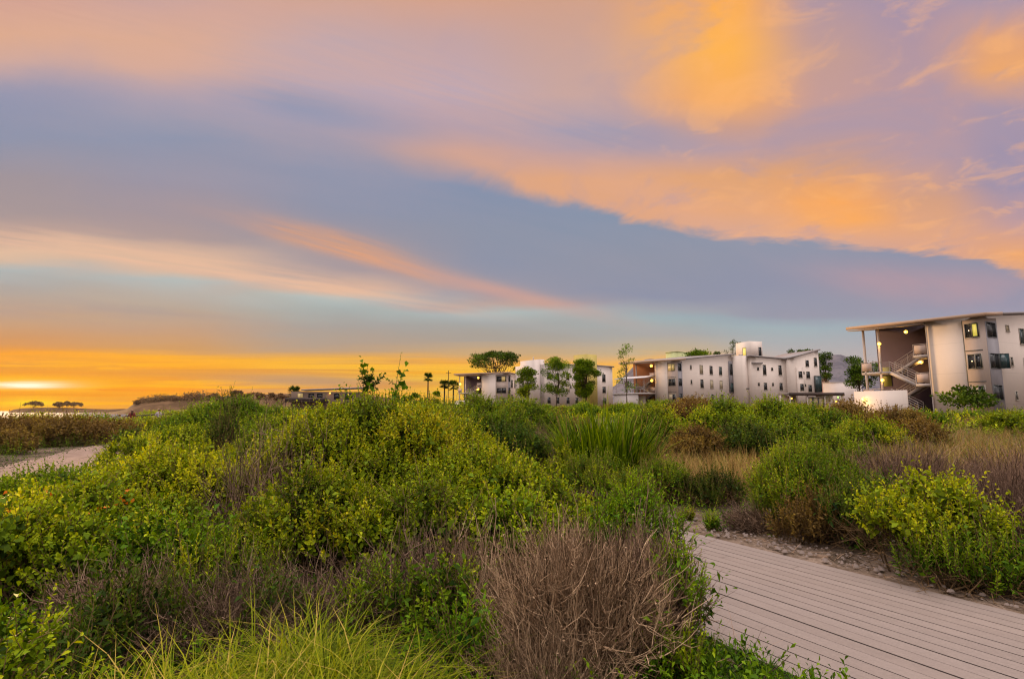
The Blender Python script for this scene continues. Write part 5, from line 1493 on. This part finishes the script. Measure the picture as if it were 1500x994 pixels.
def person(loc, label, shirt, trousers, hair, long_hair, rz=0.0, h=1.68):
    o = empty('person', loc, rz); tag(o, label, 'person')
    J = {'pelvis': (0, 0, .93, .125), 'waist': (0, 0, 1.08, .115), 'chest': (0, .01, 1.30, .135), 'neck': (0, .01, 1.46, .05), 'chin': (0, .02, 1.53, .062), 'head': (0, .02, 1.62, .088), 'crown': (0, .01, 1.69, .055),
         'shl': (-.17, 0, 1.40, .055), 'ell': (-.25, .02, 1.13, .042), 'hal': (-.23, .12, .92, .032), 'fil': (-.22, .16, .84, .02),
         'shr': (.17, 0, 1.40, .055), 'elr': (.25, .02, 1.13, .042), 'har': (.23, .12, .92, .032), 'fir': (.22, .16, .84, .02),
         'hil': (-.09, 0, .88, .095), 'knl': (-.10, .04, .50, .06), 'anl': (-.10, .0, .08, .04), 'tol': (-.11, .14, .03, .03),
         'hir': (.09, 0, .88, .095), 'knr': (.10, -.02, .50, .06), 'anr': (.10, -.10, .08, .04), 'tor': (.11, .04, .03, .03)}
    E = [('pelvis', 'waist'), ('waist', 'chest'), ('chest', 'neck'), ('neck', 'chin'), ('chin', 'head'), ('head', 'crown'), ('chest', 'shl'), ('shl', 'ell'), ('ell', 'hal'), ('hal', 'fil'),
         ('chest', 'shr'), ('shr', 'elr'), ('elr', 'har'), ('har', 'fir'), ('pelvis', 'hil'), ('hil', 'knl'), ('knl', 'anl'), ('anl', 'tol'), ('pelvis', 'hir'), ('hir', 'knr'), ('knr', 'anr'), ('anr', 'tor')]
    def skin(name, joints, edges, grow, material, root):
        idx = {k: i for i, k in enumerate(joints)}
        me = bpy.data.meshes.new(name); me.from_pydata([Vector(J[k][:3]) * (h / 1.74) for k in joints], [(idx[a], idx[b]) for a, b in edges], [])
        ob = bpy.data.objects.new(name, me); COL.objects.link(ob); ob.parent = o; me.materials.append(material)
        md = ob.modifiers.new('skin', 'SKIN'); md.use_smooth_shade = True
        for k, i in idx.items():
            rr = J[k][3] * grow * (h / 1.74); me.skin_vertices[0].data[i].radius = (rr, rr * .85); me.skin_vertices[0].data[i].use_root = (k == root)
        ob.modifiers.new('sub', 'SUBSURF').render_levels = 2
        return ob
    skin('body', list(J), E, 1.0, M['skin'], 'pelvis')
    up = ['pelvis', 'waist', 'chest', 'neck', 'shl', 'ell', 'shr', 'elr']
    skin('shirt', up, [e_ for e_ in E if e_[0] in up and e_[1] in up], 1.18, shirt, 'pelvis')
    lo = ['pelvis', 'hil', 'knl', 'anl', 'hir', 'knr', 'anr']
    skin('trousers', lo, [e_ for e_ in E if e_[0] in lo and e_[1] in lo], 1.15, trousers, 'pelvis')
    J['h1'] = (0, -.02, 1.66, .098); J['h2'] = (0, -.05, 1.58, .095); J['h3'] = (0, -.085, 1.44, .085 if long_hair else .01); J['h4'] = (0, -.10, 1.28, .06)
    hj = ['h1', 'h2'] + (['h3', 'h4'] if long_hair else [])
    skin('hair', hj, list(zip(hj[:-1], hj[1:])), 1.0, hair, 'h1')
    return o


M['skin'] = plainmat('skin', (.42, .24, .16), .6, .3, mottle=.03)
M['red_cloth'] = plainmat('red_cloth', (.16, .035, .03), .9, .1, mottle=.1)
M['grey_cloth'] = plainmat('grey_cloth', (.34, .30, .33), .9, .1, mottle=.1)
M['blue_cloth'] = plainmat('blue_cloth', (.05, .06, .09), .9, .1, mottle=.1)
M['auburn_hair'] = plainmat('auburn_hair', (.06, .02, .012), .6, .3, mottle=.2)
M['dark_hair'] = plainmat('dark_hair', (.03, .018, .014), .6, .3, mottle=.2)
person(PP(193, 42.5, 1), 'walker with long auburn hair in dark red standing left of the wooden railing', M['red_cloth'], M['blue_cloth'], M['auburn_hair'], True, math.radians(30), 1.66)
person(PP(232, 41.0, 1), 'short haired walker in a pale grey top, right of the wooden railing', M['grey_cloth'], M['blue_cloth'], M['dark_hair'], False, math.radians(70), 1.76)

# ------------------------------------------------------------------ sea air: one even, closed box of haze round the whole place
HZ = 0.000008
q = Q(); bx(q, -4600, 4600, -900, 4650, -16, 420)
ho = q.build('haze', None)
m, nt, o = mat('sea_air')
vp = nt.nodes.new('ShaderNodeVolumePrincipled'); vp.inputs['Density'].default_value = HZ
vp.inputs['Color'].default_value = (.95, .78, .70, 1); vp.inputs['Anisotropy'].default_value = .55
nt.links.new(vp.outputs[0], o.inputs['Volume'])
ho.data.materials.clear(); ho.data.materials.append(m)
tag(ho, 'thin even sea haze over the whole coast', 'haze', None, 'stuff')
SC.cycles.volume_bounces = 0
